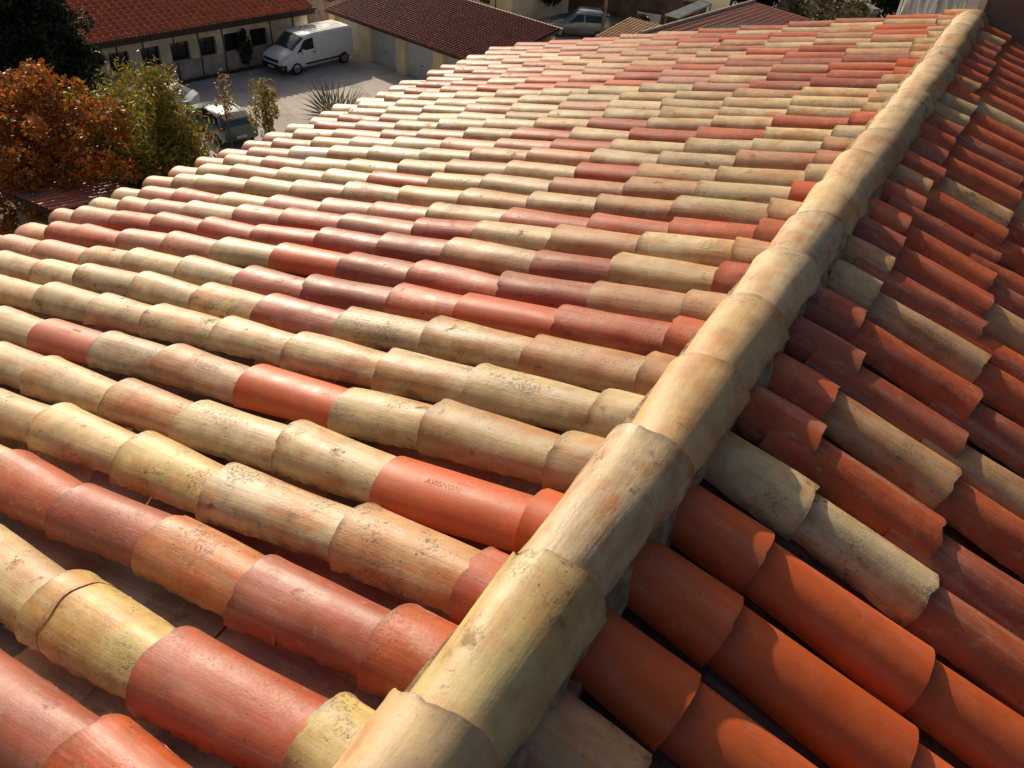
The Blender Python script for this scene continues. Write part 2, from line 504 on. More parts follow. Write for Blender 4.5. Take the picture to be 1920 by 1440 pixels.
def tile_matrix(side, s, y, yaw=0.0, roll=0.0, n=0.0, pitch=0.0):
    X, Y, Z = FR[side]
    P = on_slope(side, s, y, n)
    B = Matrix(((X.x, Y.x, Z.x, P.x), (X.y, Y.y, Z.y, P.y), (X.z, Y.z, Z.z, P.z), (0, 0, 0, 1)))
    return B @ Matrix.Rotation(yaw, 4, 'Z') @ Matrix.Rotation(pitch, 4, 'Y') @ Matrix.Rotation(roll, 4, 'X')

# measured rims of the sunlit slope: distance from the ridge, place along the ridge, tile colour
LT = """1.06,0.350,m 0.62,0.386,r
1.51,0.591,c 1.08,0.583,y 0.66,0.583,m 0.23,0.612,y
1.38,0.817,m 1.00,0.835,b 0.65,0.828,m 0.26,0.838,r
2.34,1.037,c 1.93,1.059,c 1.44,1.056,y 1.03,1.048,k 0.56,1.064,t 0.19,1.052,r
2.36,1.263,c 1.84,1.265,t 1.43,1.264,c 1.00,1.280,c 0.60,1.258,O 0.17,1.279,o
3.16,1.496,c 2.73,1.492,R 2.29,1.496,k 1.88,1.509,t 1.41,1.494,o 0.98,1.492,c 0.65,1.514,d 0.23,1.508,d
3.65,1.727,c 3.17,1.748,c 2.71,1.741,c 2.31,1.746,c 1.87,1.752,c 1.44,1.734,c 1.01,1.730,c 0.66,1.741,c 0.23,1.737,c
4.06,1.973,c 3.57,1.962,c 3.20,1.964,k 2.74,1.976,c 2.25,1.962,c 1.84,1.956,m 1.40,1.950,k 1.00,1.968,c 0.59,1.961,t 0.19,1.950,t
3.94,2.162,p 3.45,2.159,c 3.11,2.194,c 2.67,2.187,c 2.22,2.167,m 1.79,2.152,m 1.33,2.166,r 1.01,2.171,o 0.61,2.179,r 0.21,2.196,r
4.22,2.388,r 3.96,2.407,r 3.48,2.401,w 3.10,2.418,w 2.69,2.417,c 2.26,2.421,o 1.81,2.417,m 1.41,2.398,r 0.97,2.370,m 0.58,2.386,t 0.24,2.394,t
3.52,2.645,r 3.08,2.642,r 2.63,2.610,r 2.19,2.637,m 1.79,2.636,m 1.42,2.645,t 0.95,2.603,m 0.62,2.640,c 0.21,2.639,r
4.18,2.859,p 3.87,2.849,w 3.51,2.851,c 3.04,2.846,w 2.67,2.846,r 2.22,2.843,w 1.74,2.835,r 1.41,2.855,c 1.01,2.856,t 0.61,2.848,c 0.24,2.863,t
4.22,3.050,w 3.87,3.047,r 3.39,3.025,c 2.97,3.021,w 2.53,3.010,w 2.18,3.015,w 1.81,3.035,c 1.37,3.035,r 0.92,3.022,r 0.56,3.021,r 0.21,3.050,r
4.22,3.309,c 3.95,3.302,c 3.45,3.291,c 3.04,3.279,t 2.61,3.275,c 2.19,3.265,c 1.78,3.272,t 1.37,3.263,c 1.01,3.268,t 0.64,3.277,c 0.24,3.284,t
4.22,3.520,c 3.89,3.526,p 3.41,3.503,c 2.98,3.492,c 2.60,3.485,r 2.15,3.479,c 1.80,3.495,c 1.37,3.472,p 0.97,3.481,t 0.63,3.494,c 0.21,3.514,o
4.22,3.745,c 3.80,3.731,p 3.38,3.707,c 2.97,3.716,c 2.55,3.705,c 2.20,3.714,t 1.79,3.723,c 1.35,3.708,r 1.01,3.713,c 0.61,3.709,c 0.21,3.738,c
4.19,3.941,p 3.76,3.945,W 3.39,3.960,c 3.03,3.974,c 2.58,3.952,c 2.20,3.966,t 1.80,3.965,p 1.39,3.960,c 1.00,3.935,k 0.60,3.941,p 0.23,3.954,p
4.18,4.171,p 3.76,4.166,c 3.39,4.183,c 2.99,4.171,c 2.57,4.166,p 2.14,4.150,w 1.75,4.142,r 1.37,4.147,c 0.94,4.144,c 0.59,4.150,c 0.25,4.183,t
4.19,4.403,c 3.77,4.406,p 3.26,4.357,w 2.95,4.385,p 2.55,4.386,c 2.17,4.394,r 1.75,4.379,c 1.36,4.365,r 0.96,4.357,r 0.59,4.362,c 0.25,4.394,c
4.20,4.646,r 3.74,4.630,w 3.34,4.616,c 2.96,4.628,c 2.56,4.632,c 2.14,4.611,c 1.75,4.615,r 1.36,4.606,c 0.96,4.618,c 0.62,4.619,r 0.23,4.619,r
4.11,4.827,r 3.65,4.801,w 3.27,4.791,c 2.91,4.815,c 2.50,4.803,c 2.16,4.824,c 1.75,4.817,c 1.37,4.816,c 0.99,4.808,c"""
EXTRA = {0: 'tcmc', 1: 'ctcr', 2: 'rcct', 3: 'cctp', 4: 'ccrc', 5: 'ccp', 6: 'c', 7: 'c', 8: 'p', 10: 'rwc'}
FARMIX = {21: 'ccccpct', 22: 'cccptcc', 23: 'ccmwcct', 24: 'romcpwc', 25: 'prwcpmo', 26: 'rpcmpkc', 27: 'pwcprct', 28: 'rptcrcw', 29: 'crpctmc',
          30: 'rptpmrc', 31: 'rcwptoc', 32: 'rpcomct', 33: 'rmrtcop'}
rows = []
for k, ln in enumerate(LT.split('\n')):
    L = [(float(a), float(b), c) for a, b, c in (w.split(',') for w in ln.split())]
    ym = sum(x[1] for x in L) / len(L)
    top = list(L)
    ext = EXTRA.get(k, '')
    i = 0
    while top[0][0] < 4.02:
        top.insert(0, (top[0][0] + 0.41 + 0.02 * math.sin(i * 3 + k), ym, ext[i] if i < len(ext) else random.choice('ccpt')))
        i += 1
    while top[-1][0] > 0.42:
        top.append((top[-1][0] - 0.39, ym, random.choice('cctr')))
    rows.append((k, top))
for k in range(21, 34):
    ym = 0.428 + 0.22 * k + random.uniform(-0.008, 0.008)
    cc = FARMIX[k]; off = random.uniform(-0.025, 0.03); L = []
    s = 0.22 + off; i = 0; prev = None
    while s < 4.3:
        c = random.choice(cc)
        if prev and random.random() < 0.3: c = prev
        if k >= 26 and s > 2.6 and random.random() < 0.5: c = random.choice('prpw')
        prev = c
        L.append((s, ym + random.uniform(-0.006, 0.006), c)); s += 0.40 + random.uniform(-0.03, 0.03)
    rows.append((k, L[::-1]))
for k in range(-13, 0):           # rows nearer than the picture shows
    ym = 0.368 + 0.22 * k
    rows.append((k, [(4.2 - 0.4 * i, ym, random.choice('cccttprm')) for i in range(11)]))

pieces = []                        # (side, row, matrix, code, area in picture, kind, depth)
def piece(side, k, Mx, code, kind, key='std'):
    c = Mx @ Vector((0.2, 0, -0.02))
    q = project(c)
    size = 0.0; z = 99.0
    if q and -140 < q[0] < 2060 and -60 < q[1] < 1620:
        size = 1.0 / (q[2] * q[2]); z = q[2]
    pieces.append((side, k, Mx, code, size, kind, z, key))

for k, L in rows:
    nrm = [random.uniform(-0.004, 0.004) for _ in L]
    for i, (s, y, c) in enumerate(L):
        nxt = L[i + 1] if i + 1 < len(L) else None
        yaw = math.atan2(nxt[1] - y, s - nxt[0]) if nxt else 0.0
        yaw = max(-0.06, min(0.06, yaw)) + random.gauss(0, 0.008)
        piece(-1, k, tile_matrix(-1, s, y, yaw, random.gauss(0, 0.035), nrm[i], 0.013 + random.gauss(0, 0.004)), c, 'cover', 'top' if s < 0.42 else 'std')
    s, y, c = L[0]                 # bottom course at the eave, bedded lower
    piece(-1, k, tile_matrix(-1, min(4.62, s + 0.34), y, 0, random.gauss(0, 0.03), -0.024), random.choice('ccpptw'), 'cover')

# shaded slope: rims of the first and second course
R1 = [(0.344, 1.068), (0.355, 1.292), (0.353, 1.514), (0.401, 1.757), (0.352, 1.996), (0.340, 2.205), (0.364, 2.443), (0.312, 2.675), (0.313, 2.912), (0.318, 3.143), (0.315, 3.344),
      (0.302, 3.548), (0.319, 3.803), (0.312, 4.020), (0.338, 4.232), (0.314, 4.492), (0.313, 4.712), (0.317, 4.925)]
R2 = [(0.765, 1.058), (0.776, 1.280), (0.774, 1.510), (0.742, 1.742), (0.728, 1.951), (0.727, 2.184), (0.731, 2.384), (0.735, 2.636), (0.737, 2.888), (0.698, 3.085), (0.695, 3.317), (0.683, 3.509),
      (0.686, 3.723), (0.683, 3.974), (0.685, 4.213)]
C1 = 'ooocrrmmdtmrmtrmrmccrtrrmrmcrr'
C2 = 'ooocrtmrtmrrmrcrrmrrcrrmrrmrmr'
C3 = 'ooormrtmrrtmrrmtrcrmrtrmrrmrtr'
rrows = []
for i in range(30):
    y1 = R1[i][1] if i < len(R1) else 4.925 + 0.2255 * (i - 17)
    s1 = R1[i][0] if i < len(R1) else 0.315 + random.uniform(-.02, .02)
    y2 = R2[i][1] if i < len(R2) else y1 + random.uniform(-.01, .01)
    s2 = R2[i][0] if i < len(R2) else 0.69 + random.uniform(-.02, .02)
    if y1 > 7.62: break
    rrows.append((s1, y1, s2, y2, C1[i], C2[i], C3[i]))
for i in range(1, 20):
    y = 1.068 - 0.2255 * i
    rrows.append((0.33, y, 0.74, y, 't' if i == 1 else random.choice('rmtc'), random.choice('rmo'), random.choice('rmt')))
for i, (s1, y1, s2, y2, a, b, c) in enumerate(rrows):
    L = [(s1, y1, a), (s2, y2, b), (s2 + 0.39, y2 * 2 - y1 if i < 15 else y2, c)]
    yl = L[-1][1]
    s = s2 + 0.78
    while s < SRT + 0.15:
        L.append((s, yl, random.choice('rrmrtrcrm'))); s += 0.40
    for j, (s, y, cc) in enumerate(L):
        yaw = math.atan2(L[j - 1][1] - y, s - L[j - 1][0]) if j else 0.0
        yaw = -max(-0.05, min(0.05, yaw)) + random.gauss(0, 0.008)
        piece(1, i, tile_matrix(1, s, y, yaw, random.gauss(0, 0.04), random.uniform(-.004, .004), 0.013 + random.gauss(0, 0.004)), cc, 'cover', 'topr' if j == 0 else 'std')

# channels between the rows
FLIP = Matrix.Rotation(math.pi, 4, 'X')
ry = sorted((k, sum(x[1] for x in L) / len(L)) for k, L in rows)
for (k, ya), (k2, yb) in zip(ry[:-1], ry[1:]):
    s = 4.42
    while s > 0.3:
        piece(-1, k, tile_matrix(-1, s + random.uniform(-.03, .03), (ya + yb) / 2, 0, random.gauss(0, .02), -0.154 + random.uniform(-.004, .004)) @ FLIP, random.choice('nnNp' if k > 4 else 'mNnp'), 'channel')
        s -= 0.40
ys = sorted(r[1] for r in rrows)
for ya, yb in zip(ys[:-1], ys[1:]):
    s = 0.48
    while s < SRT + .2:
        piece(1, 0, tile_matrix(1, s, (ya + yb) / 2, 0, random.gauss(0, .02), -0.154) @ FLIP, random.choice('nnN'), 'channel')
        s += 0.40

# the pieces that show largest are objects of their own, the rest of a kind is one mass
def mass(name, lst, parent, low, tops=None):
    VV = []; FF = []; UU = []; TT = []; SS = []; SM = []
    base = 0
    cache = []
    allm = list(low) + list(tops or [])
    for me in allm:
        v = np.empty(len(me.vertices) * 3, 'f'); me.vertices.foreach_get('co', v)
        uvd = me.uv_layers[0].data
        fs = [tuple(p.vertices) for p in me.polygons]
        uv = {}
        for lp in me.loops: uv[lp.vertex_index] = tuple(uvd[lp.index].uv)
        cache.append((v.reshape(-1, 3), fs, [uv[i] for i in range(len(me.vertices))], [p.use_smooth for p in me.polygons]))
    for n_, (side, k, Mx, code, size, kind, z, key) in enumerate(lst):
        v, fs, uv, sm = cache[n_ % len(low)] if key == 'std' or not tops else cache[len(low) + n_ % len(tops)]
        A = np.array(Mx)
        VV.append(v @ A[:3, :3].T + A[:3, 3])
        FF.extend(tuple(base + i for i in f) for f in fs)
        UU.extend(uv); SM.extend(sm)
        tc = tint_of(code); sd = random.random()
        TT.append(np.tile(np.array(tc, 'f'), (len(v), 1))); SS.append(np.full(len(v), sd, 'f'))
        base += len(v)
    V = np.concatenate(VV)
    me = bpy.data.meshes.new(name)
    me.from_pydata(V.tolist(), [], FF)
    me.polygons.foreach_set('use_smooth', SM)
    uvl = me.uv_layers.new(name='UVMap')
    li = np.empty(len(me.loops), 'i'); me.loops.foreach_get('vertex_index', li)
    uvl.data.foreach_set('uv', np.array(UU, 'f')[li].ravel())
    a = me.attributes.new('tint', 'FLOAT_COLOR', 'POINT'); a.data.foreach_set('color', np.concatenate(TT).ravel())
    b = me.attributes.new('seed', 'FLOAT', 'POINT'); b.data.foreach_set('value', np.concatenate(SS))
    me.update()
    o = link(name, me, M['tile_mass'], parent)
    o['kind'] = 'stuff'
    return o

LIMIT = {('cover', -1): 222, ('cover', 1): 72, ('channel', -1): 40, ('channel', 1): 0}
for (kind, side), lim in LIMIT.items():
    lst = sorted((p for p in pieces if p[5] == kind and p[0] == side), key=lambda p: -p[4])
    seen = [p for p in lst if p[4] > 0][:lim]
    rest = lst[len(seen):]
    for i, (sd, k, Mx, code, size, kd, z, key) in enumerate(seen):
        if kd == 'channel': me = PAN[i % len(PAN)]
        elif key == 'top': me = TOPN[i % 2] if code in 'oOR' else TOP[i % len(TOP)]
        elif key == 'topr': me = TOPRN[i % 2] if code in 'oOR' else TOPR[i % len(TOPR)]
        elif code in 'oOR': me = NEW[i % len(NEW)]
        elif z < 3.4: me = OLD[(i * 5 + 3) % len(OLD)]
        else: me = MID[(i * 5 + 3) % len(MID)]
        o = link('cover_tile' if kd == 'cover' else 'channel_tile', me, None, slope[sd])
        o.matrix_world = Mx
        o.color = tint_of(code)
    vis = [p for p in rest if p[4] > 0 and p[5] == 'cover']
    hid = [p for p in rest if not (p[4] > 0 and p[5] == 'cover')]
    nm = 'far_cover_tiles' if kind == 'cover' else 'channel_tiles'
    tops = TOP if side < 0 else TOPR
    if vis: mass(nm, vis, slope[side], MID, tops)
    if hid: mass('outer_' + nm if kind == 'cover' else nm, hid, slope[side], LOW if kind == 'cover' else PANLOW, tops if kind == 'cover' else None)

# ridge: mortar bed and tiles whose wide ends point away
bed = MB()
ny = 210; prof = [(-0.125, -0.085), (-0.105, -0.030), (-0.06, -0.045), (0.0, -0.03), (0.06, -0.035), (0.100, -0.030), (0.112, -0.048), (0.120, -0.080), (0.124, -0.13)]
vv = []; ff = []
for j in range(ny + 1):
    y = Y0 + (Y1 - Y0 - 0.02) * j / ny
    for i, (x, z) in enumerate(prof):
        g = 0.009 if i > 4 else 0.003
        vv.append((x + random.uniform(-g, g) + (0.012 * math.sin(y * 9.1 + i) if i > 4 else 0), y, ZR + z + random.uniform(-g, g)))
n = len(prof)
for j in range(ny):
    for i in range(n - 1):
        a = j * n + i
        ff.append((a, a + n, a + n + 1, a + 1)[::-1])
bed.add(vv, ff, True)
ridge = bed.build('ridge', M['mortar'], house)
ridge['label'] = 'grey mortar bed carrying the line of ridge tiles'
RY = [-3.0, -2.6, -2.2, -1.8, -1.4, -1.0, -0.6, -0.2, 0.25, 0.70, 1.075, 1.515, 1.90, 2.28, 2.65, 3.02, 3.41, 3.80]
while RY[-1] < 7.5: RY.append(RY[-1] + 0.385)
RY[-1] = 7.52
RC = 'c' * 9 + 'dykddckccdckcckdcckccdcd'
for i, y in enumerate(RY):
    o = link('ridge_tile', RID[(i * 5 + 1) % len(RID)], None, ridge)
    far = y > 3.2
    lift = 0.014 if abs(y - 1.515) < .01 else 0.0
    B = Matrix(((0, 1, 0, 0.010 + random.uniform(-.004, .004) + (random.uniform(-.008, .008) if far else 0)), (-1, 0, 0, y), (0, 0, 1, ZR + 0.080 - 0.009 * max(0.0, y - 1.6) + lift + (random.uniform(-.008, .006) if far else random.uniform(-.003, .003))), (0, 0, 0, 1)))
    o.matrix_world = B @ Matrix.Rotation(random.gauss(0, 0.014), 4, 'Z') @ Matrix.Rotation(random.gauss(0, 0.045), 4, 'X') @ Matrix.Rotation(-0.018 if lift else 0, 4, 'Y')
    t = tint_of(RC[i % len(RC)])
    o.color = (t[0] * 1.02, t[1] * 1.03, t[2] * 1.08, 0.8 if RC[i % len(RC)] != 'k' else 1.3)

# walls, gutter and verge of the house
xl = -(SL - 0.35) * math.cos(AL); xr = (SRT - 0.3) * math.cos(AR)
zl = ZR - (SL - .35) * math.sin(AL) - 0.22; zr = ZR - (SRT - .3) * math.sin(AR) - 0.22
def wallpoly(y0, y1):
    mb = MB()
    P = [(xl, 0), (xr, 0), (xr, zr), (0, ZR - 0.24), (xl, zl)]
    vv = [(x, y0, z) for x, z in P] + [(x, y1, z) for x, z in P]
    m_ = len(P)
    return mb.add(vv, [tuple(range(m_)), tuple(range(2 * m_ - 1, m_ - 1, -1))] + [(i, i + m_, (i + 1) % m_ + m_, (i + 1) % m_) for i in range(m_)])
wallpoly(Y0 + .2, Y0 + .5).build('gable_wall', M['render'], house)
wallpoly(Y1 - .4, Y1 - .1).build('gable_wall', M['render'], house)
MB().box((xl + .15, (Y0 + Y1) / 2, zl / 2), (.3, Y1 - Y0 - 1.0, zl)).build('side_wall', M['render'], house)
MB().box((xr - .15, (Y0 + Y1) / 2, zr / 2), (.3, Y1 - Y0 - 1.0, zr)).build('side_wall', M['render'], house)
# half round gutter under the eave
ge = on_slope(-1, SL + 0.14, 0, -0.20)
gv = []; gf = []
for j in (0, 1):
    for i in range(9):
        a = math.pi * i / 8
        gv.append((ge.x - 0.075 * math.cos(a), Y0 if j == 0 else Y1, ge.z - 0.075 * math.sin(a)))
for i in range(8): gf.append((i, i + 1, i + 10, i + 9))
MB().add(gv, gf, True).build('gutter', M['metal_sheet'], house)

# mended crack and stamped letters on two near tiles
def arch_ring(Mx, u0, width, rad_w, rad_h, h0, lift, mat, name, parent):
    vv = []; ff = []
    for i in range(25):
        a = R(-86 + 172 * i / 24); wv = 0.004 * math.sin(i * .9)
        for du, e in ((-width / 2, 0), (0, lift), (width / 2, 0)):
            sa = math.sin(a)
            vv.append((u0 + du + wv, (rad_w + e) * math.copysign(abs(sa) ** .94, sa), (rad_h + e) * math.cos(a) - h0))
    for i in range(24):
        for j in (0, 1):
            a = i * 3 + j
            ff.append((a, a + 1, a + 4, a + 3))
    o = MB().add(vv, ff, True).build(name, mat, parent)
    o.matrix_world = Mx
    return o
MX_SEAM = [p[2] for p in pieces if p[0] == -1 and p[1] == 1 and p[3] == 'y' and p[5] == 'cover'][0]
arch_ring(MX_SEAM, 0.085, 0.008, 0.1012, 0.0905, 0.090, 0.0005, M['seam'], 'mortar_seam', slope[-1])

def stamp(Mx, lines, parent, w0=0.100, h0=0.090):
    """letters pressed along the crest of a tile"""
    for txt, ang, u0, sz in lines:
        cu = bpy.data.curves.new('stamp', 'FONT'); cu.body = txt; cu.size = sz; cu.extrude = 0.0001; cu.resolution_u = 2
        to = bpy.data.objects.new('stamp_src', cu); col.objects.link(to)
        dg = bpy.context.evaluated_depsgraph_get()
        me = bpy.data.meshes.new_from_object(to.evaluated_get(dg))
        bpy.data.objects.remove(to)
        for v in me.vertices:
            t = (u0 + v.co.x) / 0.50; a = ang + v.co.y / 0.092
            w = w0 + (0.082 - w0) * t; h = h0 + (0.068 - h0) * t
            v.co = (u0 + v.co.x, (w + .0002 + v.co.z) * math.sin(a), (h + .0002 + v.co.z) * math.cos(a) - h0)
        me.materials.clear()
        o = link('stamped_letters', me, M['stamp'], parent); o.matrix_world = Mx
M['stamp'] = plain('pressed_clay', (0.46, 0.090, 0.024), 0.7, 0.2, 60)
for code in 'OR':
    for p in pieces:
        if p[0] == -1 and p[3] == code and p[5] == 'cover':
            stamp(p[2], [('FRERE', 0.02, 0.215, 0.022), ('AVIGNON', -0.25, 0.135, 0.022)], slope[-1])

# ------------------------------------------------------------------ neighbours
TH = R(11.0)
BX = Vector((math.sin(TH), math.cos(TH), 0)); GX = Vector((math.cos(TH), -math.sin(TH), 0))
B0 = Vector((-38.3, 28.0, 0)); G0 = Vector((-31.9, 38.3, 0))

# long low building with the bright red roof: local x along the facade, local y into the building
lb = tag(empty('long_building', B0, math.atan2(BX.y, BX.x)), 'long low building with bright red tiled roof and a row of dark square windows', 'building')
T0, T1 = -15.0, 9.35
wins = [(-9.4, -8.35), (-7.8, -6.75), (-6.1, -5.0), (-4.45, -3.37), (-2.82, -1.76), (-1.12, -0.09), (0.53, 1.60), (2.21, 3.21), (3.72, 4.72), (5.40, 6.51)]
ZS, ZT, ZW = 1.0, 1.97, 2.62
MB().box(((T0 + T1) / 2, .15, ZS / 2 - .02), (T1 - T0, .30, ZS + .04)).build('lower_wall', M['low_wall'], lb)
MB().box(((T0 + T1) / 2, .15, (ZT + ZW) / 2), (T1 - T0, .30, ZW - ZT)).build('upper_wall', M['old_wall'], lb)
edges = [T0] + [e for w in wins for e in w] + [T1]
for i in range(0, len(edges), 2):
    a, b = edges[i], edges[i + 1]
    MB().box(((a + b) / 2, .15, (ZS + ZT) / 2), (b - a, .296, ZT - ZS)).build('pier', M['old_wall'], lb)
for a, b in wins:
    f = MB()
    for (x, z, sx, sz) in (((a + b) / 2, ZS + .03, b - a, .06), ((a + b) / 2, ZT - .03, b - a, .06), (a + .03, (ZS + ZT) / 2, .06, ZT - ZS - .12), (b - .03, (ZS + ZT) / 2, .06, ZT - ZS - .12), ((a + b) / 2, (ZS + ZT) / 2, .04, ZT - ZS - .12)):
        f.box((x, .235, z), (sx, .06, sz))
    w = f.build('window', M['dark_wood'], lb)
    MB().box(((a + b) / 2, .262, (ZS + ZT) / 2), (b - a - .06, .012, ZT - ZS - .06)).build('pane', M['glass_dark'], w)
    MB().box(((a + b) / 2, -.03, ZS + .025), (b - a + .1, .12, .05)).build('sill', M['low_wall'], w)
for t in (-7.2, -5.6, -3.95, -2.35, -0.95, 0.74, 2.17, 3.62, 6.72, 8.3):
    MB().tube([(t, -.06, 0), (t + .03, -.05, 1.2), (t, -.06, 2.5)], .035, 6).build('drain_pipe', M['pipe'], lb)
MB().box((T1 - .15, 3.4, 1.3), (.3, 6.2, 2.6)).build('end_wall', M['old_wall'], lb)
MB().box((T0 + .15, 3.4, 1.3), (.3, 6.2, 2.6)).build('end_wall', M['old_wall'], lb)
MB().box(((T0 + T1) / 2, 6.65, 1.3), (T1 - T0, .3, 2.6)).build('rear_wall', M['old_wall'], lb)
MB().box(((T0 + T1) / 2, -.25, 2.52), (T1 - T0 + .5, .5, .24)).build('eave_board', M['dark_wood'], lb)
PB = R(17)
yr, zr0 = -.60, 2.74
rd = MB()
quad_box(rd, (T0 - .3, yr, zr0), (T1 + .3, yr, zr0), (T1 + .3, yr + 6.6, zr0 + 6.6 * math.tan(PB)), (T0 - .3, yr + 6.6, zr0 + 6.6 * math.tan(PB)), .10)
lroof = rd.build('roof', M['dark_wood'], lb)
# interlocking tiles, one mesh shared
def roman_tile(w=0.40, l=0.46, rel=1.35):
    prof = [(-.5, .0), (-.34, .012), (-.16, .006), (-.02, .02), (.10, .062), (.24, .078), (.38, .062), (.5, .018)]
    vv = []; ff = []
    for (yy, zz) in ((0, .020), (l, .0)):
        for (x, z) in prof: vv.append((x * w, yy, z * rel + zz))
    for (x, z) in prof: vv.append((x * w, 0.004, z * rel - .012))
    n_ = len(prof)
    for i in range(n_ - 1):
        ff.append((i, i + 1, n_ + i + 1, n_ + i)); ff.append((2 * n_ + i, 2 * n_ + i + 1, i + 1, i))
    me = MB().add(vv, ff, True).mesh('roman_tile')
    uvl = me.uv_layers.new(name='UVMap')
    for lp in me.loops:
        p = me.vertices[lp.vertex_index].co; uvl.data[lp.index].uv = (p.y, p.x)
    return me
RTM = roman_tile(); RTM.materials.append(M['tile'])
redlist = []
cosB, sinB = math.cos(PB), math.sin(PB)
nrow = 16; ncolm = int((T1 - T0 + .6) / .40)
W_lb = Matrix.Translation(B0) @ Matrix.Rotation(math.atan2(BX.y, BX.x), 4, 'Z')
for j in range(nrow):
    for i in range(ncolm):
        d = j * .40
        Lm = Matrix.Translation((T0 - .1 + .40 * i, yr - .05 + d * cosB, zr0 + .018 + d * sinB)) @ Matrix.Rotation(PB + random.gauss(0, .006), 4, 'X') @ Matrix.Rotation(random.gauss(0, .01), 4, 'Z')
        q = project(W_lb @ Lm @ Vector((0, .2, 0)))
        vis = q and -20 < q[0] < 1940 and -25 < q[1] < 200
        redlist.append((Lm, (1 / q[2] if vis else 0)))
redlist.sort(key=lambda a: -a[1])
RED = (0.78, 0.150, 0.050)
def red_tint():
    k = random.uniform(.82, 1.15); return (RED[0] * k, RED[1] * k * random.uniform(.9, 1.15), RED[2] * k, 0.35)
for Lm, sz in redlist[:300]:
    o = link('roof_tile', RTM, None, lroof); o.matrix_basis = Lm; o.color = red_tint()
_tm = tint_of
def tint_fixed(code, g=random): return red_tint() if code == 'red' else (brown_tint() if code == 'brown' else _tm(code, g))
def brown_tint():
    k = random.uniform(.72, 1.25); return (0.32 * k, 0.105 * k, 0.070 * k, 0.6)
tint_of = tint_fixed
mass('more_roof_tiles', [(0, 0, Lm, 'red', 0, 'x', 0, 'std') for Lm, sz in redlist[300:]], lroof, [RTM])

# garages: local x along the doors, local y into the building
gb = tag(empty('garage_block', G0, math.atan2(GX.y, GX.x)), 'row of cream garages with pale grey doors and a dark brown tiled roof', 'garage')
gd = [(-4.27, -1.83), (-.93, 1.46), (2.25, 4.70), (5.49, 7.94)]
GL, GR, GH = -4.85, 8.75, 2.10
ge_ = [GL] + [e for d in gd for e in d] + [GR]
for i in range(0, len(ge_), 2):
    a, b = ge_[i], ge_[i + 1]
    MB().box(((a + b) / 2, .19, .98), (b - a, .38, 1.96)).build('pillar', M['cream_wall'], gb)
MB().box(((GL + GR) / 2, .19, 2.03), (GR - GL, .384, .14)).build('lintel', M['cream_wall'], gb)
for a, b in gd:
    me = MB().box(((a + b) / 2, .30, .97), (b - a - .02, .05, 1.94))
    for k in range(1, 8):
        me.box((a + (b - a) * k / 8, .272, .97), (.025, .012, 1.86))
    d = me.build('garage_door', M['garage_door'], gb)
    MB().box(((a + b) / 2, .26, .80), (.16, .05, .05)).build('handle', M['door_metal'], d)
MB().box((GL + .15, 3.0, 1.05), (.3, 5.2, 2.1)).build('side_wall', M['cream_wall'], gb)
MB().box((GR - .15, 3.0, 1.05), (.3, 5.2, 2.1)).build('side_wall', M['cream_wall'], gb)
MB().box(((GL + GR) / 2, 5.55, 1.4), (GR - GL, .3, 2.8)).build('rear_wall', M['cream_wall'], gb)
GB = R(9.5)
r_ = MB()
quad_box(r_, (GL - .2, -.22, 2.15), (GR + .2, -.22, 2.15), (GR + .2, 5.9, 2.15 + 6.12 * math.tan(GB)), (GL - .2, 5.9, 2.15 + 6.12 * math.tan(GB)), .08)
groof = r_.build('roof', M['dark_wood'], gb)
GT = roman_tile(.24, .30)
gl = []
cg, sg = math.cos(GB), math.sin(GB)
for j in range(23):
    for i in range(int((GR - GL + .4) / .24)):
        gl.append((0, 0, Matrix.Translation((GL - .08 + .24 * i, -.26 + .27 * j * cg, 2.155 + .27 * j * sg)) @ Matrix.Rotation(GB + random.gauss(0, .008), 4, 'X'), 'brown', 0, 'x', 0, 'std'))
mass('roof_tiles', gl, groof, [GT])
MB().box(((GL + GR) / 2, 5.97, 2.15 + 6.2 * math.tan(GB)), (GR - GL + .5, .16, .10)).build('ridge_coping', M['coping'], gb)

# small pink tiled roof between the long building and the garages
pk = tag(empty('lean_to', (-40.6, 43.6, 0), -TH), 'small lean-to with pale pink tiles behind the white van', 'shed')
MB().box((0, 0, 1.0), (4.4, 3.0, 2.0)).build('wall', M['low_wall'], pk)
q_ = MB(); quad_box(q_, (-2.4, -1.7, 2.02), (2.4, -1.7, 2.02), (2.4, 1.7, 2.62), (-2.4, 1.7, 2.62), .08)
pr = q_.build('roof', M['dark_wood'], pk)
pl_ = [(0, 0, Matrix.Translation((-2.3 + .22 * i, -1.72 + .33 * j, 2.13 + .0582 * j)) @ Matrix.Rotation(R(90), 4, 'Z') @ Matrix.Rotation(-R(10), 4, 'Y'), 'p', 0, 'x', 0, 'std') for i in range(22) for j in range(10)]
mass('roof_tiles', pl_, pr, LOW)

# cream house beyond the garages
ch = tag(empty('cream_house', (-31.3, 52.2, 0), -TH), 'cream rendered house corner standing beyond the dark garage roof', 'house')
MB().box((-4.2, 3.2, 2.6), (8.4, 6.4, 5.2)).build('wall', M['cream_wall'], ch)
MB().box((-1.6, -.02, 1.5), (.05, .06, 3.0)).build('drain_pipe', M['pipe'], ch)
w = MB().box((-2.7, -.01, 1.6), (1.0, .08, 1.3)).build('window', M['dark_wood'], ch)
MB().box((-2.7, -.055, 1.6), (.86, .02, 1.16)).build('pane', M['glass_dark'], w)
q_ = MB(); quad_box(q_, (-8.8, -.4, 5.25), (.4, -.4, 5.25), (.4, 6.8, 6.4), (-8.8, 6.8, 6.4), .12); q_.build('roof', M['brown_render'], ch)

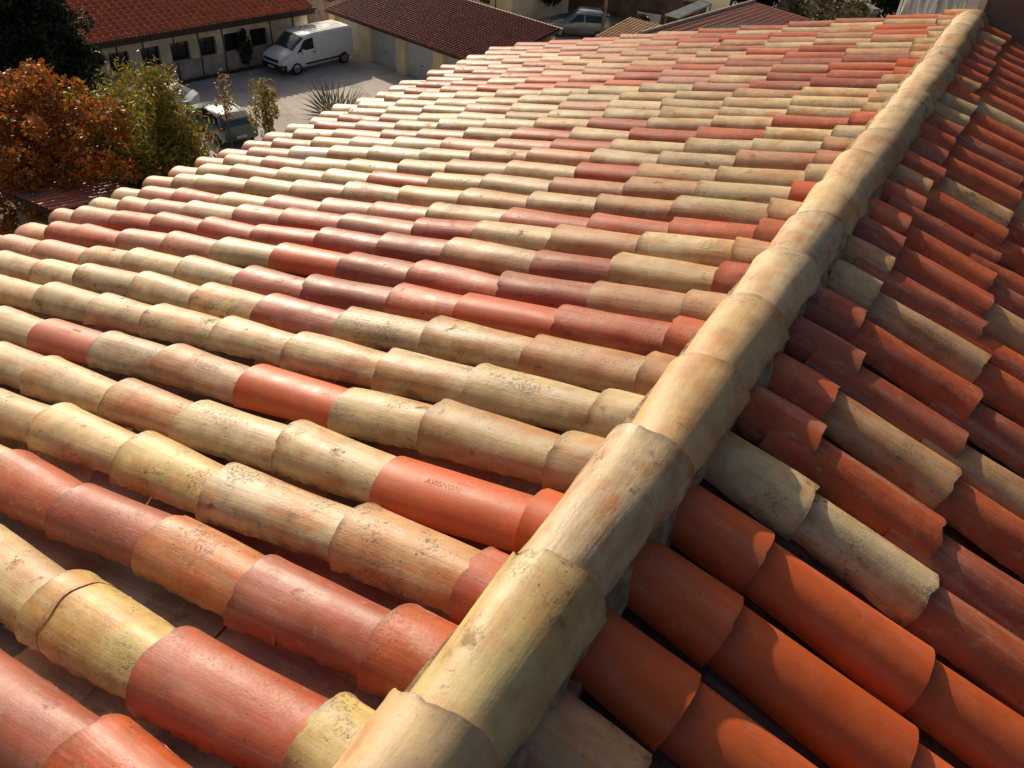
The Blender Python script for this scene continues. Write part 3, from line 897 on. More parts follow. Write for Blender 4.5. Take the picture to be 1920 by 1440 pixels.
# neighbour house whose wall rises at the end of the shaded slope
nh = tag(empty('tall_neighbour', (0.05, 7.62, 0)), 'brown rendered wall of a taller house at the far end of the ridge', 'house')
MB().box((2.4, 2.5, 7.9), (4.8, 5.0, 15.8)).build('wall', M['brown_render'], nh)
MB().box((-.012, -.012, 7.9), (.05, .05, 15.8)).build('corner_trim', M['pale_trim'], nh)
q_ = MB(); quad_box(q_, (-.2, -.15, 15.95), (5.1, -.15, 15.95), (5.1, 5.3, 15.95), (-.2, 5.3, 15.95), .12); q_.build('roof', M['brown_render'], nh)

# brown roof beyond the far end of the sunlit slope
def gable_house(name, P, w, d, h, rise, rz, label, wallm, tint, rot90=False):
    e = tag(empty(name, P, rz), label, 'house')
    MB().box((0, 0, h / 2), (w, d, h)).build('wall', wallm, e)
    return e
bh = tag(empty('brown_roofed_house', (0, 0, 0)), 'house with a plain brown red roof edged by a pale verge', 'house')
ra, rb, rc, rdn = (-16.9, 42.3, 3.9), (-15.5, 57.0, 3.4), (-9.0, 56.0, 3.0), (-9.6, 40.5, 3.0)
q_ = MB(); quad_box(q_, ra, rdn, rc, rb, .15); bro = q_.build('roof', M['dark_wood'], bh)
bl = []
A_, D_, B_, C_ = Vector(ra), Vector(rdn), Vector(rb), Vector(rc)
exn = (D_ - A_).normalized()
nx_, ny_ = int((D_ - A_).length / .40), int((B_ - A_).length / .42)
for j in range(ny_):
    for i in range(nx_):
        fu, fv = (i + .5) / nx_, (j + .1) / ny_
        P = (A_ * (1 - fu) + D_ * fu) * (1 - fv) + (B_ * (1 - fu) + C_ * fu) * fv
        eyn = ((B_ - A_) * (1 - fu) + (C_ - D_) * fu).normalized()
        nn = exn.cross(eyn).normalized(); exp_ = eyn.cross(nn)
        P = P + nn * .03
        bl.append((0, 0, Matrix(((exp_.x, eyn.x, nn.x, P.x), (exp_.y, eyn.y, nn.y, P.y), (exp_.z, eyn.z, nn.z, P.z), (0, 0, 0, 1))), 'brownr', 0, 'x', 0, 'std'))
TINT['brownr'] = (0.30, 0.10, 0.065, 0.4)
BT = roman_tile(.42, .46, .35)
mass('roof_tiles', bl, bro, [BT])
MB().tube([Vector(ra) + Vector((-.1, -.2, .06)), Vector(rb) + Vector((-.1, .2, .06))], .13, 7).build('verge', M['coping'], bh)
MB().add([(-16.4, 43, 0), (-10.0, 41.3, 0), (-9.4, 55.6, 0), (-15.2, 56.6, 0), (-16.4, 43, 3.62), (-10.0, 41.3, 2.78), (-9.4, 55.6, 2.78), (-15.2, 56.6, 3.2)], [(0, 1, 5, 4), (1, 2, 6, 5), (2, 3, 7, 6), (3, 0, 4, 7)]).build('wall', M['old_wall'], bh)

# small peach tiled porch roof in front of it
pe = tag(empty('porch', (-18.2, 43.6, 0), R(-8)), 'small peach tiled porch roof beside the brown roof', 'porch')
MB().box((0, 0, 1.65), (2.2, 2.6, 3.3)).build('wall', M['old_wall'], pe)
q_ = MB(); quad_box(q_, (-1.3, -1.7, 3.25), (1.3, -1.7, 3.25), (1.3, 1.5, 3.75), (-1.3, 1.5, 3.75), .08); por = q_.build('roof', M['dark_wood'], pe)
mass('roof_tiles', [(0, 0, Matrix.Translation((-1.15 + .22 * i, -1.72 + .36 * j, 3.36 + .056 * j)) @ Matrix.Rotation(R(90), 4, 'Z') @ Matrix.Rotation(-R(9), 4, 'Y'), 'd', 0, 'x', 0, 'std') for i in range(11) for j in range(9)], por, LOW)

# earth coloured wall with coping, pale panel, corrugated sheet, grille, pole
ew = tag(empty('bank_wall', (-29.8, 60.4, 0), R(8)), 'brown earth coloured wall with a pale coping behind the grey car', 'wall')
MB().box((3.6, 0, 0.9), (12.0, .4, 1.8)).build('wall_body', M['earth_wall'], ew)
MB().box((3.6, 0, 1.84), (12.1, .5, .09)).build('coping', M['coping'], ew)
pn = tag(empty('fence_panel', (-22.6, 56.6, 0), R(10)), 'small pale grey panel on posts beyond the wall', 'panel')
MB().box((0, 0, 1.15), (1.7, .05, .8)).build('sheet', M['metal_sheet'], pn)
for x in (-.8, .8): MB().box((x, .05, .75), (.07, .05, 1.5)).build('post', M['wood_pole'], pn)
def corrugated(name, P, w, l, rz, tilt, label, z):
    e = tag(empty(name, P, rz), label, 'shelter')
    vv = []; ff = []; nx = 48
    for j in (0, 1):
        for i in range(nx + 1):
            vv.append((-w / 2 + w * i / nx, -l / 2 + l * j, z + .05 * math.sin(i * math.pi / 2.0) + (l * j - l / 2) * tilt))
    for i in range(nx): ff.append((i, i + 1, i + nx + 2, i + nx + 1))
    MB().add(vv, ff, False).build('sheet', M['metal_sheet'], e)
    for x in (-w / 2 + .1, w / 2 - .1):
        for y in (-l / 2 + .1, l / 2 - .1):
            MB().box((x, y, (z + y * tilt) / 2 - .03), (.08, .08, z + y * tilt - .06)).build('post', M['wood_pole'], e)
    return e
corrugated('sheet_shelter', (-20.1, 57.6, 0), 1.1, 5.0, R(-6), .04, 'shelter under a sloping pale corrugated sheet near the brown roof', 2.1)
gr = tag(empty('metal_rack', (-20.75, 46.1, 0), R(-20)), 'grey slatted metal rack beside the leaning wooden pole', 'rack')
for i in range(7): MB().box((-.7 + .23 * i, 0, 2.05), (.08, 1.0, .05)).build('slat', M['metal_sheet'], gr)
for y in (-.42, .42): MB().box((0, y, 1.99), (1.6, .06, .06)).build('rail', M['metal_sheet'], gr)
for x in (-.7, .7): MB().box((x, 0, .98), (.07, .9, 1.94)).build('leg', M['metal_sheet'], gr)
po = tag(empty('wooden_pole', (-24.6, 53.4, 0)), 'leaning wooden pole standing in front of the grey car', 'pole')
MB().tube([(0, 0, -.1), (.10, -.04, 3.2), (.24, -.12, 7.4)], [.13, .12, .10], 10).build('shaft', M['wood_pole'], po)
MB().box((.22, -.11, 6.9), (.9, .08, .09)).build('crossarm', M['wood_pole'], po)
MB().box((.03, -.15, 2.0), (.14, .10, .30)).build('meter_box', M['pipe'], po)

# mossy stone wall and the white gazebo at the top
mw = tag(empty('stone_wall', (-12.4, 63.0, 0), R(-42)), 'grey stone wall half covered by moss and creepers', 'wall')
for j in range(11):
    x = -5.0 + (.2 if j % 2 else 0); 
    while x < 5.4:
        w = random.uniform(.45, .85)
        MB().box((x + w / 2, random.uniform(-.03, .03), .18 + .36 * j), (w - .03, .5, .33), jit=.02).build('stone', M['stone'], mw)
        x += w
MB().box((.2, .08, 1.95), (10.6, .3, 3.9)).build('mortar_core', M['mortar'], mw)
gz = tag(empty('gazebo', (-4.3, 58.6, 0), R(-38)), 'white framed garden gazebo with pale fabric panels', 'gazebo')
for x in (-2.1, 0, 2.1):
    for y in (-1.5, 1.5): MB().box((x, y, 3.2), (.10, .10, 6.4)).build('post', M['white_paint'], gz)
for x, s in ((-2.0, 1), (-.1, -1), (.1, 1), (2.0, -1)):
    MB().tube([(x, -1.56, 3.2), (x + s * .8, -1.56, 6.2)], .05, 6).build('brace', M['white_paint'], gz)
for x in (-1.05, 1.05):
    vv = []; ff = []
    for j in range(9):
        for i in range(17):
            vv.append((x - .98 + 1.96 * i / 16, -1.44 + .06 * math.sin(i * 1.9 + j * .3), 2.4 + 3.9 * j / 8))
    for j in range(8):
        for i in range(16):
            a = j * 17 + i; ff.append((a, a + 1, a + 18, a + 17))
    MB().add(vv, ff, True).build('fabric_panel', M['fabric'], gz)
q_ = MB(); q_.add([(-2.4, -1.8, 6.4), (2.4, -1.8, 6.4), (2.4, 1.8, 6.4), (-2.4, 1.8, 6.4), (-.6, 0, 7.2), (.6, 0, 7.2)], [(0, 1, 5, 4), (1, 2, 5), (2, 3, 4, 5), (3, 0, 4), (3, 2, 1, 0)]); q_.build('roof', M['fabric'], gz)

# outbuilding with a tiled edge below the eave at left
ob = tag(empty('outbuilding', (-18.9, 9.9, 0), R(3)), 'low grey outbuilding with a ragged clay tile edge beyond the eave', 'shed')
MB().box((-.55, 1.2, 2.4), (2.1, 2.4, 4.8)).build('wall', M['brown_render'], ob)
q_ = MB(); quad_box(q_, (-1.6, -.2, 5.42), (.5, -.2, 5.42), (.5, 2.7, 4.85), (-1.6, 2.7, 4.85), .08); obr = q_.build('roof', M['dark_wood'], ob)
for i in range(9):
    for j in range(6):
        o = link('cover_tile', MID[(i + j) % len(MID)], None, obr)
        o.matrix_basis = Matrix.Translation((-1.5 + .22 * i, .30 + .42 * j, 5.51 - .085 * (j + 1) + .01)) @ Matrix.Rotation(R(-90), 4, 'Z') @ Matrix.Rotation(R(-11.5), 4, 'Y') @ Matrix.Rotation(random.gauss(0, .07), 4, 'X') @ Matrix.Rotation(random.gauss(0, .05), 4, 'Z')
        o.color = tint_of(random.choice('mnNmr'))

# ------------------------------------------------------------------ vehicles
def loft(stations):
    """half rings (y, z) from the sill centre to the roof centre, mirrored"""
    n = len(stations[0][1]); vv = []; ff = []
    full = []
    for x, ring in stations:
        r = [(x, y, z) for y, z in ring] + [(x, -y, z) for y, z in ring[::-1][1:-1]]
        full.append(r); vv += r
    m = len(full[0])
    for i in range(len(stations) - 1):
        for k in range(m):
            a, b = i * m + k, i * m + (k + 1) % m
            ff.append((a, b, b + m, a + m))
    ff.append(tuple(range(m - 1, -1, -1))); ff.append(tuple((len(stations) - 1) * m + k for k in range(m)))
    return MB().add(vv, ff, True)
def surf(stations, a, b):
    """point on the loft at station a and ring position b (floats)"""
    i = min(int(a), len(stations) - 2); f = a - i
    j = min(int(b), len(stations[0][1]) - 2); g = b - j
    def P(i_, j_): return Vector((stations[i_][0], *stations[i_][1][j_]))
    return (P(i, j) * (1 - f) + P(i + 1, j) * f) * (1 - g) + (P(i, j + 1) * (1 - f) + P(i + 1, j + 1) * f) * g
def pane(stations, quad, side, off=.008, n=6, full=False):
    """curved panel from four (station, ring) corners"""
    vv = []; ff = []
    q = quad
    for i in range(n + 1):
        for j in range(n + 1):
            f, g = i / n, j / n
            a = (q[0][0] * (1 - f) + q[1][0] * f) * (1 - g) + (q[3][0] * (1 - f) + q[2][0] * f) * g
            b = (q[0][1] * (1 - f) + q[1][1] * f) * (1 - g) + (q[3][1] * (1 - f) + q[2][1] * f) * g
            p = surf(stations, a, b)
            e = .01
            du = surf(stations, min(a + e, len(stations) - 1.001), b) - surf(stations, max(a - e, 0), b)
            dv = surf(stations, a, min(b + e, len(stations[0][1]) - 1.001)) - surf(stations, a, max(b - e, 0))
            nn_ = du.cross(dv)
            nn_ = nn_.normalized() if nn_.length > 1e-9 else Vector((0, 1, 0))
            if nn_.dot(Vector((0, p.y, p.z - .9))) < 0: nn_ = -nn_
            p = p + nn_ * off
            vv.append((p.x, p.y * side, p.z))
    for i in range(n):
        for j in range(n):
            a = i * (n + 1) + j; ff.append((a, a + 1, a + n + 2, a + n + 1))
    return MB().add(vv, ff, True)
def windscreen(stations, a0, a1, b0, n=8, off=.010):
    vv = []; ff = []
    last = len(stations[0][1]) - 1.0001
    for i in range(n + 1):
        a = a0 + (a1 - a0) * i / n
        for j in range(2 * n + 1):
            g = j / n - 1
            b = last - (last - b0) * abs(g)
            p = surf(stations, a, b); vv.append((p.x - off * .7, p.y * (1 if g < 0 else -1), p.z + off))
    for i in range(n):
        for j in range(2 * n):
            k = i * (2 * n + 1) + j; ff.append((k, k + 1, k + 2 * n + 2, k + 2 * n + 1))
    return MB().add(vv, ff, True)
def wheel(parent, x, y, r, w, side):
    t = MB().lathe([(r * .62, -w / 2), (r * .93, -w / 2), (r, -w / 2 + .03), (r, w / 2 - .03), (r * .93, w / 2), (r * .62, w / 2)], 24)
    o = t.build('wheel', M['rubber'], parent, 40); o.location = (x, y, r)
    h = MB().lathe([(0.02, side * (w / 2 - .03)), (r * .2, side * (w / 2 - .02)), (r * .5, side * (w / 2 - .05)), (r * .63, side * (w / 2 - .012))], 24)
    for k in range(5):
        a = 2 * math.pi * k / 5
        h.box((math.cos(a) * r * .34, side * (w / 2 - .022), math.sin(a) * r * .34), (.07, .02, .07))
    h.build('rim', M['rim_metal'], o, 40)

def ringv(w, zb, zbelt, zs, zr, ys=.86, yr=.72, zsill=.42):
    return [(0, zb), (w * .86, zb), (w * .985, zsill), (w, (zsill + zbelt) / 2), (w * .985, zbelt), (w * ys, zs), (w * yr, zr - .025), (0, zr)]
# white van: local x from the nose to the tail
VD = Vector((.128, .992, 0)); va = math.atan2(VD.y, VD.x)
van = tag(empty('white_van', Vector((-34.31, 33.74, 0)) - Vector((math.cos(va), math.sin(va), 0)) * .98 - Vector((-math.sin(va), math.cos(va), 0)) * -.93, va), 'white delivery van parked beside the garages', 'van')
st = [(0.00, ringv(.72, .42, .80, .86, .90, .90, .6)), (.10, ringv(.92, .30, .90, .97, 1.02, .90, .62)), (.40, ringv(1.00, .28, 1.00, 1.12, 1.19, .86, .62)), (.84, ringv(1.02, .28, 1.09, 1.24, 1.33, .84, .66)),
      (1.28, ringv(1.02, .28, 1.13, 1.57, 1.68, .86, .70)), (1.78, ringv(1.02, .28, 1.15, 1.88, 1.99, .88, .74)), (2.35, ringv(1.02, .28, 1.16, 1.94, 2.05, .89, .76)), (3.8, ringv(1.02, .28, 1.16, 1.95, 2.06, .89, .77)),
      (5.22, ringv(1.01, .30, 1.16, 1.92, 2.03, .89, .77)), (5.32, ringv(.97, .36, 1.14, 1.86, 1.96, .88, .75))]
loft(st).build('body', M['white_paint'], van, 28)
windscreen(st, 3.08, 4.85, 5.15).build('windscreen', M['glass_green'], van)
for s in (-1, 1):
    pane(st, [(3.55, 4.12), (5.95, 4.12), (5.95, 4.86), (4.75, 4.86)], s).build('side_window', M['glass_dark'], van)
    wheel(van, .98, s * .90, .345, .24, s); wheel(van, 4.48, s * .90, .345, .24, s)
    MB().lathe([(.40, -.02), (.40, .03)], 24, c=(.98, s * 1.005, .36)).lathe([(.40, -.02), (.40, .03)], 24, c=(4.48, s * 1.005, .36)).build('wheel_arch', M['black_plastic'], van)
    mr = MB().box((0, 0, 0), (.14, .20, .27), taper=.8).build('mirror', M['white_paint'], van); mr.location = (1.42, s * 1.16, 1.22)
    MB().box((1.42, s * 1.05, 1.14), (.06, .14, .05)).build('mirror_arm', M['black_plastic'], van)
    pane(st, [(.75, 3.9), (1.95, 3.95), (1.95, 4.45), (.95, 4.5)], s, .012).build('headlight', M['lamp_glass'], van)
    MB().box((2.28, s * 1.018, 1.06), (.20, .03, .05)).build('door_handle', M['black_plastic'], van)
    MB().box((3.1, s * 1.022, .50), (2.9, .02, .10)).build('side_trim', M['black_plastic'], van)
    MB().box((2.42, s * 1.006, .85), (.012, .012, .85)).build('door_gap', M['black_plastic'], van)
    MB().box((5.31, s * .86, 1.2), (.05, .12, .5)).build('tail_light', M['red_lamp'], van)
MB().add([(-.05, y, z) for y, z in ((-.78, .30), (.78, .30), (.84, .62), (-.84, .62))] + [(.30, y, z) for y, z in ((-.99, .27), (.99, .27), (1.03, .64), (-1.03, .64))], [(0, 1, 2, 3), (1, 5, 6, 2), (4, 0, 3, 7), (3, 2, 6, 7), (0, 4, 5, 1)]).build('front_bumper', M['black_plastic'], van)
MB().box((.0, 0, .82), (.05, 1.25, .15)).build('grille', M['black_plastic'], van)
MB().box((-.065, 0, .46), (.02, .52, .11)).build('number_plate', M['plate'], van)
for k in range(6): MB().box((3.7, -.62 + .25 * k, 2.055), (2.6, .05, .016)).build('roof_rib', M['white_paint'], van)
MB().tube([(2.1, 0, 2.02), (2.25, 0, 2.24)], .012, 5).build('aerial', M['black_plastic'], van)

def car_stations(L, w, h, hood, mpv):
    hb = .30
    if mpv:
        return [(0, ringv(w * .74, .40, .70, .76, .80, .9, .6)), (.10, ringv(w * .93, .25, .78, .86, .92, .9, .6)), (hood * .6, ringv(w, .24, .88, .98, 1.04, .86, .62)), (hood, ringv(w, .24, .93, 1.05, 1.12, .84, .66)),
                (hood + .95, ringv(w, .24, .98, h - .13, h - .03, .80, .66)), (hood + 1.6, ringv(w, .24, 1.0, h - .10, h, .80, .66)), (L - .75, ringv(w, .25, 1.02, h - .12, h - .02, .80, .66)), (L - .18, ringv(w * .97, .30, 1.03, h - .28, h - .16, .80, .64)), (L, ringv(w * .90, .40, .95, 1.03, 1.08, .88, .66))]
    return [(0, ringv(w * .72, .38, .62, .67, .70, .9, .6)), (.10, ringv(w * .92, .22, .70, .78, .82, .9, .6)), (hood * .6, ringv(w, .2, .80, .88, .93, .86, .62)), (hood, ringv(w, .2, .86, .95, 1.0, .84, .66)),
            (hood + .85, ringv(w, .2, .90, h - .12, h - .03, .78, .62)), (hood + 1.5, ringv(w, .2, .92, h - .09, h, .78, .62)), (L - .95, ringv(w, .22, .95, h - .12, h - .03, .78, .62)), (L - .22, ringv(w * .96, .28, .95, 1.02, 1.07, .84, .64)), (L, ringv(w * .86, .38, .82, .88, .92, .88, .66))]
def car(name, P, rz, paint, L, w, h, hood, mpv, label, wb0, wb1):
    e = tag(empty(name, P, rz), label, 'car')
    st = car_stations(L, w, h, hood, mpv)
    loft(st).build('body', paint, e, 30)
    windscreen(st, 3.06, 3.94, 5.1).build('windscreen', M['glass_green'], e)
    windscreen(st, 6.1, 6.9, 5.1, off=-.0).build('rear_window', M['glass_dark'], e).location = (.012, 0, .012)
    for s in (-1, 1):
        pane(st, [(3.45, 4.12), (4.75, 4.12), (4.75, 4.86), (4.0, 4.86)], s).build('front_side_window', M['glass_dark'], e)
        pane(st, [(4.9, 4.12), (6.4, 4.12), (6.1, 4.86), (4.9, 4.86)], s).build('rear_side_window', M['glass_dark'], e)
        wheel(e, wb0, s * (w - .10), .31, .20, s); wheel(e, wb1, s * (w - .10), .31, .20, s)
        mr = MB().box((0, 0, 0), (.12, .18, .14), taper=.8).build('mirror', paint, e); mr.location = (hood + .35, s * (w + .10), 1.0)
        pane(st, [(.8, 3.9), (1.8, 3.95), (1.8, 4.5), (.95, 4.5)], s, .01).build('headlight', M['lamp_glass'], e)
        pane(st, [(7.2, 3.7), (7.9, 3.7), (7.85, 4.6), (7.2, 4.6)], s, .01).build('tail_light', M['red_lamp'], e)
        MB().box((hood + 1.3, s * (w + .005), .86), (.16, .02, .04)).build('door_handle', M['black_plastic'], e)
        MB().tube([(hood + 1.1, s * w * .58, h + .03), (L - .8, s * w * .58, h + .01)], .02, 5).build('roof_rail', M['metal_sheet'], e)
    MB().box((L - .02, 0, .55), (.06, .5, .12)).build('number_plate', M['plate'], e)
    MB().box((.02, 0, .52), (.06, w * 1.2, .16)).build('grille', M['black_plastic'], e)
    return e
car('grey_car', Vector((-28.35, 52.35, 0)), R(28), M['grey_paint'], 4.4, .93, 1.72, 1.05, True, 'dark grey tall car with a glinting bonnet beyond the garages', .9, 3.55)
car('white_car', Vector((-36.9, 23.5, 0)), R(33), M['white_paint'], 4.2, .90, 1.48, 1.15, False, 'white car glimpsed between the yellow bamboo leaves', .85, 3.4)
car('green_car', Vector((-32.6, 25.5, 0)), R(-16), M['green_paint'], 4.2, .90, 1.5, 1.1, True, 'dark green car whose rear sticks out behind the bamboo', .85, 3.4)

# ------------------------------------------------------------------ plants
def foliage(name, parent, P, size, cols, mat=None, aspect=2.0, droop=0.0, flat=0.0):
    """one crown of small leaf faces at points P (n,3), local to the parent"""
    P = np.asarray(P, 'f'); n = len(P)
    d = rng.normal(size=(n, 3)); d[:, 2] = d[:, 2] * (1 - flat) - droop
    d /= np.linalg.norm(d, axis=1)[:, None]
    q = rng.normal(size=(n, 3)); s = np.cross(d, q); s /= np.linalg.norm(s, axis=1)[:, None]
    sz = size * rng.uniform(.6, 1.3, n)[:, None]
    a = d * sz * aspect * .5; b = s * sz * .5
    m_ = np.cross(d, s) * sz * .12
    V = np.stack([P - a, P + b + m_, P + a, P - b + m_], 1).reshape(-1, 3)
    F = np.arange(n * 4).reshape(-1, 4)
    me = bpy.data.meshes.new(name)
    me.vertices.add(n * 4); me.vertices.foreach_set('co', V.astype('f').ravel())
    me.loops.add(n * 4); me.loops.foreach_set('vertex_index', F.ravel().astype('i'))
    me.polygons.add(n); me.polygons.foreach_set('loop_start', np.arange(0, n * 4, 4, dtype='i'))
    me.update(calc_edges=True)
    C_ = np.array(cols, 'f')[rng.integers(0, len(cols), n)] * rng.uniform(.7, 1.3, (n, 1))
    C4 = np.concatenate([np.clip(C_, 0, 1), np.ones((n, 1))], 1)
    at = me.attributes.new('tint', 'FLOAT_COLOR', 'POINT'); at.data.foreach_set('color', np.repeat(C4, 4, 0).astype('f').ravel())
    return link(name, me, mat or M['leaf'], parent)
def clumps(centers, radii, n, squash=.8):
    k = rng.integers(0, len(centers), n)
    d = rng.normal(size=(n, 3)); d /= np.linalg.norm(d, axis=1)[:, None]
    r = np.asarray(radii)[k] * rng.uniform(.25, 1.0, n) ** .5
    d[:, 2] *= squash
    return np.asarray(centers)[k] + d * r[:, None]
def tree(name, P, h, crown_r, crown_z, cols, n, size, label, cat='tree', nb=9, group=None, clr=.55, squash=.8, lobes=26, trunk_r=.16, droop=0.2):
    e = tag(empty(name, P, random.uniform(0, 6)), label, cat, group)
    mb = MB(); top = Vector((random.uniform(-.3, .3), random.uniform(-.3, .3), h * .82))
    mb.tube([(0, 0, -.2), (.05, .02, h * .3), tuple(top * .7), tuple(top)], [trunk_r, trunk_r * .8, trunk_r * .5, trunk_r * .2], 8)
    cs = []
    for i in range(lobes):
        d = rng.normal(size=3); d /= np.linalg.norm(d); rr = crown_r * rng.uniform(.35, 1.0)
        cs.append((d[0] * rr, d[1] * rr, crown_z + d[2] * rr * squash))
    for i in range(nb):
        c = Vector(cs[i]); b0 = top * random.uniform(.45, .9)
        mb.tube([tuple(b0), tuple(b0.lerp(c, .5) + Vector((0, 0, .15))), tuple(c)], [trunk_r * .4, trunk_r * .25, trunk_r * .08], 5)
    mb.build('trunk', M['bark'], e)
    foliage('crown', e, clumps(cs, [crown_r * clr * random.uniform(.5, 1.0) for _ in cs], n, squash), size, cols, droop=droop)
    return e
ORANGE = [(.52, .15, .02), (.44, .11, .016), (.54, .22, .03), (.34, .08, .015), (.36, .16, .025), (.20, .09, .02), (.16, .12, .02)]
YEL = [(.34, .27, .03), (.22, .22, .03), (.42, .29, .03), (.12, .15, .025), (.28, .16, .025)]
DARK = [(.018, .028, .012), (.028, .04, .014), (.014, .02, .01)]
GREEN = [(.05, .075, .016), (.035, .06, .015), (.08, .09, .02)]
tree('autumn_tree', (-21.4, 11.4, 0), 7.4, 2.5, 5.4, ORANGE, 19000, .078, 'tree with orange and rust autumn leaves at the left', lobes=95, clr=.21, squash=1.05, nb=30)
tree('autumn_tree', (-24.6, 12.4, 0), 7.4, 1.9, 5.4, ORANGE, 12000, .08, 'rust coloured tree at the left edge behind the orange one', lobes=70, clr=.24, squash=1.0, nb=22)
# pine at the top left
pine = tag(empty('pine_tree', (-31.6, 17.6, 0)), 'dark green pine at the top left corner', 'tree')
MB().tube([(0, 0, -.2), (.1, 0, 5), (.1, .1, 9.6)], [.24, .17, .05], 8).build('trunk', M['bark'], pine)
pc = []; prd = []
for i in range(95):
    z = random.uniform(1.6, 9.6); a = random.uniform(0, 6.28); rr = (1 - (z - 1.6) / 9.4) * 3.0 * random.uniform(.4, 1)
    pc.append((rr * math.cos(a), rr * math.sin(a), z)); prd.append(random.uniform(.55, .95))
foliage('crown', pine, clumps(pc, prd, 42000, .6), .10, DARK + [(.03, .05, .016)], aspect=3.0)
# bamboo: canes and narrow leaves
bam = tag(empty('bamboo_clump', (-20.8, 14.3, 0)), 'clump of yellow green bamboo in front of the parked cars', 'bamboo')
bp = []
for i in range(46):
    x, y = random.uniform(-2.3, 1.45), random.uniform(-1.3, 1.5); h = random.uniform(5.3, 7.3) - .2 * abs(x) - .8 * max(0, x - .2)
    lx_, ly_ = random.uniform(-.7, .7), random.uniform(-.7, .7)
    pts = [(x + lx_ * (t / 6) ** 2, y + ly_ * (t / 6) ** 2, h * t / 6) for t in range(7)]
    MB().tube(pts, [.035, .033, .03, .026, .02, .014, .006], 6).build('cane', M['cane'], bam)
    for k in range(1050):
        t = random.uniform(.30, 1.0) ** .8; f = t * 6; a = min(5, int(f)); g = f - a
        p = [pts[a][c] * (1 - g) + pts[a + 1][c] * g for c in range(3)]
        sp = .10 + .42 * (1 - t) + .12
        bp.append((p[0] + random.gauss(0, sp), p[1] + random.gauss(0, sp), p[2] + random.gauss(0, .22)))
foliage('leaves', bam, bp, .058, YEL, aspect=3.6, droop=.5)
tree('laurel_shrub', (-17.2, 11.6, 0), 4.4, 1.6, 3.3, DARK + GREEN, 9000, .11, 'dark green shrub right behind the eave', cat='shrub', lobes=24, clr=.5)
tree('laurel_shrub', (-18.9, 11.6, 0), 4.6, 1.6, 3.6, DARK + GREEN, 10000, .11, 'dark shrub between the outbuilding and the bamboo', cat='shrub', lobes=20, clr=.5)
tree('laurel_shrub', (-23.4, 8.8, 0), 4.4, 1.6, 3.4, DARK + ORANGE[3:4], 5000, .12, 'dark shrub below the orange tree at the left edge', cat='shrub', lobes=20, clr=.5)
tree('young_tree', (-20.9, 19.1, 0), 6.2, .55, 4.7, [(.30, .24, .06), (.22, .2, .05), (.36, .27, .08)], 1300, .075, 'thin young tree with sparse yellow leaves beside the green car', lobes=22, clr=.5, squash=2.2, trunk_r=.05, nb=10)
tree('young_tree', (-24.6, 20.5, 0), 5.2, .45, 4.2, [(.34, .18, .05), (.26, .2, .05)], 260, .075, 'thin bare sapling with a few orange leaves in the court', lobes=18, clr=.5, squash=2.2, trunk_r=.04, nb=8)
cl = tree('climber', (-37.55, 32.75, 0), 2.5, .55, 1.35, DARK + [(.04, .055, .014)], 2600, .09, 'dark climbing plant against the long building', cat='plant', lobes=26, clr=.6, squash=1.8, trunk_r=.05)
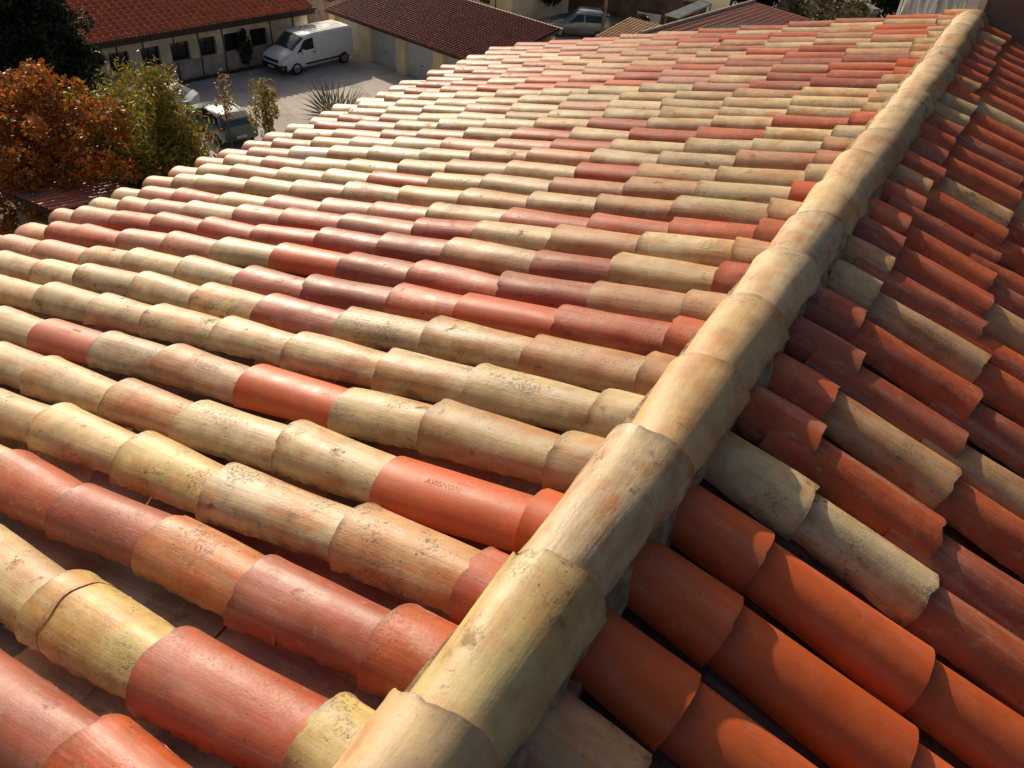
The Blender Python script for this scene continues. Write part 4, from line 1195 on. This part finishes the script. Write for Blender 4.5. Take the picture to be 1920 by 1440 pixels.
# fan palm behind the eave
pal = tag(empty('fan_palm', (-18.1, 19.6, 0)), 'fan palm with spiky grey green leaves behind the eave', 'palm')
MB().tube([(0, 0, -.1), (.05, 0, 2.4), (.05, .05, 4.5)], [.2, .17, .15], 10).build('trunk', M['bark'], pal)
M['palm'] = plain('palm_leaf', (.19, .20, .11), .55, .25, 6)
for k in range(16):
    a = k * 2.4; el = R([68, 50, 30, 10][k % 4]); d = Vector((math.cos(a) * math.cos(el), math.sin(a) * math.cos(el), math.sin(el)))
    o0 = Vector((.05, .05, 4.5)); tip = o0 + d * .75
    mb = MB().tube([tuple(o0), tuple(tip)], [.022, .014], 5)
    s = d.cross(Vector((0, 0, 1)))
    s = s.normalized() if s.length > .05 else Vector((1, 0, 0)); u_ = s.cross(d)
    for i in range(23):
        f = R(-110 + 10 * i); dd = (d * math.cos(f) + s * math.sin(f)).normalized(); ln = 1.45 * (.72 + .28 * math.cos(f))
        e_ = tip + dd * ln - Vector((0, 0, .10 * abs(math.sin(f)))); nrm = dd.cross(u_) * .022
        md = tip + dd * ln * .5
        mb.add([tuple(tip), tuple(md + nrm), tuple(e_), tuple(md - nrm), tuple(md + u_ * .012)], [(0, 1, 4), (1, 2, 4), (2, 3, 4), (3, 0, 4)])
    mb.build('leaf', M['palm'], pal)
# dark growth beyond the garages, and creepers on the stone wall
for i, (x, y, h, r, lab) in enumerate([(-31.0, 56.6, 3.4, 1.9, 'dark bush to the left of the grey car'), (-33.2, 60.5, 5.0, 2.6, 'dark bushy tree behind the cream house corner'), (-28.4, 62.8, 4.6, 2.3, 'dark bushy tree above the earth coloured wall'),
                                       (-24.2, 64.8, 4.8, 2.6, 'dark bushy tree left of the corrugated shelter'), (-20.0, 66.5, 5.2, 2.6, 'dark bushy tree behind the corrugated shelter'), (-22.6, 55.0, 1.5, .9, 'low dark bush in front of the pale panel'),
                                       (-36.6, 66.0, 5.4, 2.8, 'dark bushy tree furthest back beyond the cream house'), (-17.6, 68.5, 5.2, 2.6, 'dark bushy tree behind the brown roof'), (-10.0, 72.5, 5.6, 2.7, 'dark bushy tree behind the stone wall')]):
    tree('dark_bush', (x, y, 0), h, r, h * .58, DARK + ([(.045, .05, .015)] if i % 2 else []), 5200, .17, lab, cat='bush', lobes=24, clr=.55, trunk_r=.12)
mo = []
for i in range(7000):
    x = random.uniform(-5.2, 5.2)
    if math.sin(x * 1.7) + math.sin(x * .6 + 1) + random.gauss(0, .5) < -.6: continue
    mo.append((x, -.28 + random.gauss(0, .08), random.uniform(.9, 4.1) + .2 * math.sin(x * 2)))
foliage('creeper', mw, mo, .10, [(.12, .115, .03), (.16, .14, .03), (.07, .08, .02), (.2, .11, .02)])
# low weeds on the court edge
wd = []
for i in range(2600):
    t = random.uniform(-2, 9); wd.append((B0.x + BX.x * t + .35 + abs(random.gauss(0, .15)), B0.y + BX.y * t, random.uniform(.0, .12)))
o = foliage('weeds', None, wd, .06, [(.10, .09, .03), (.14, .11, .04)])
tag(o, 'dry weeds along the foot of the long building', None, None, 'stuff')
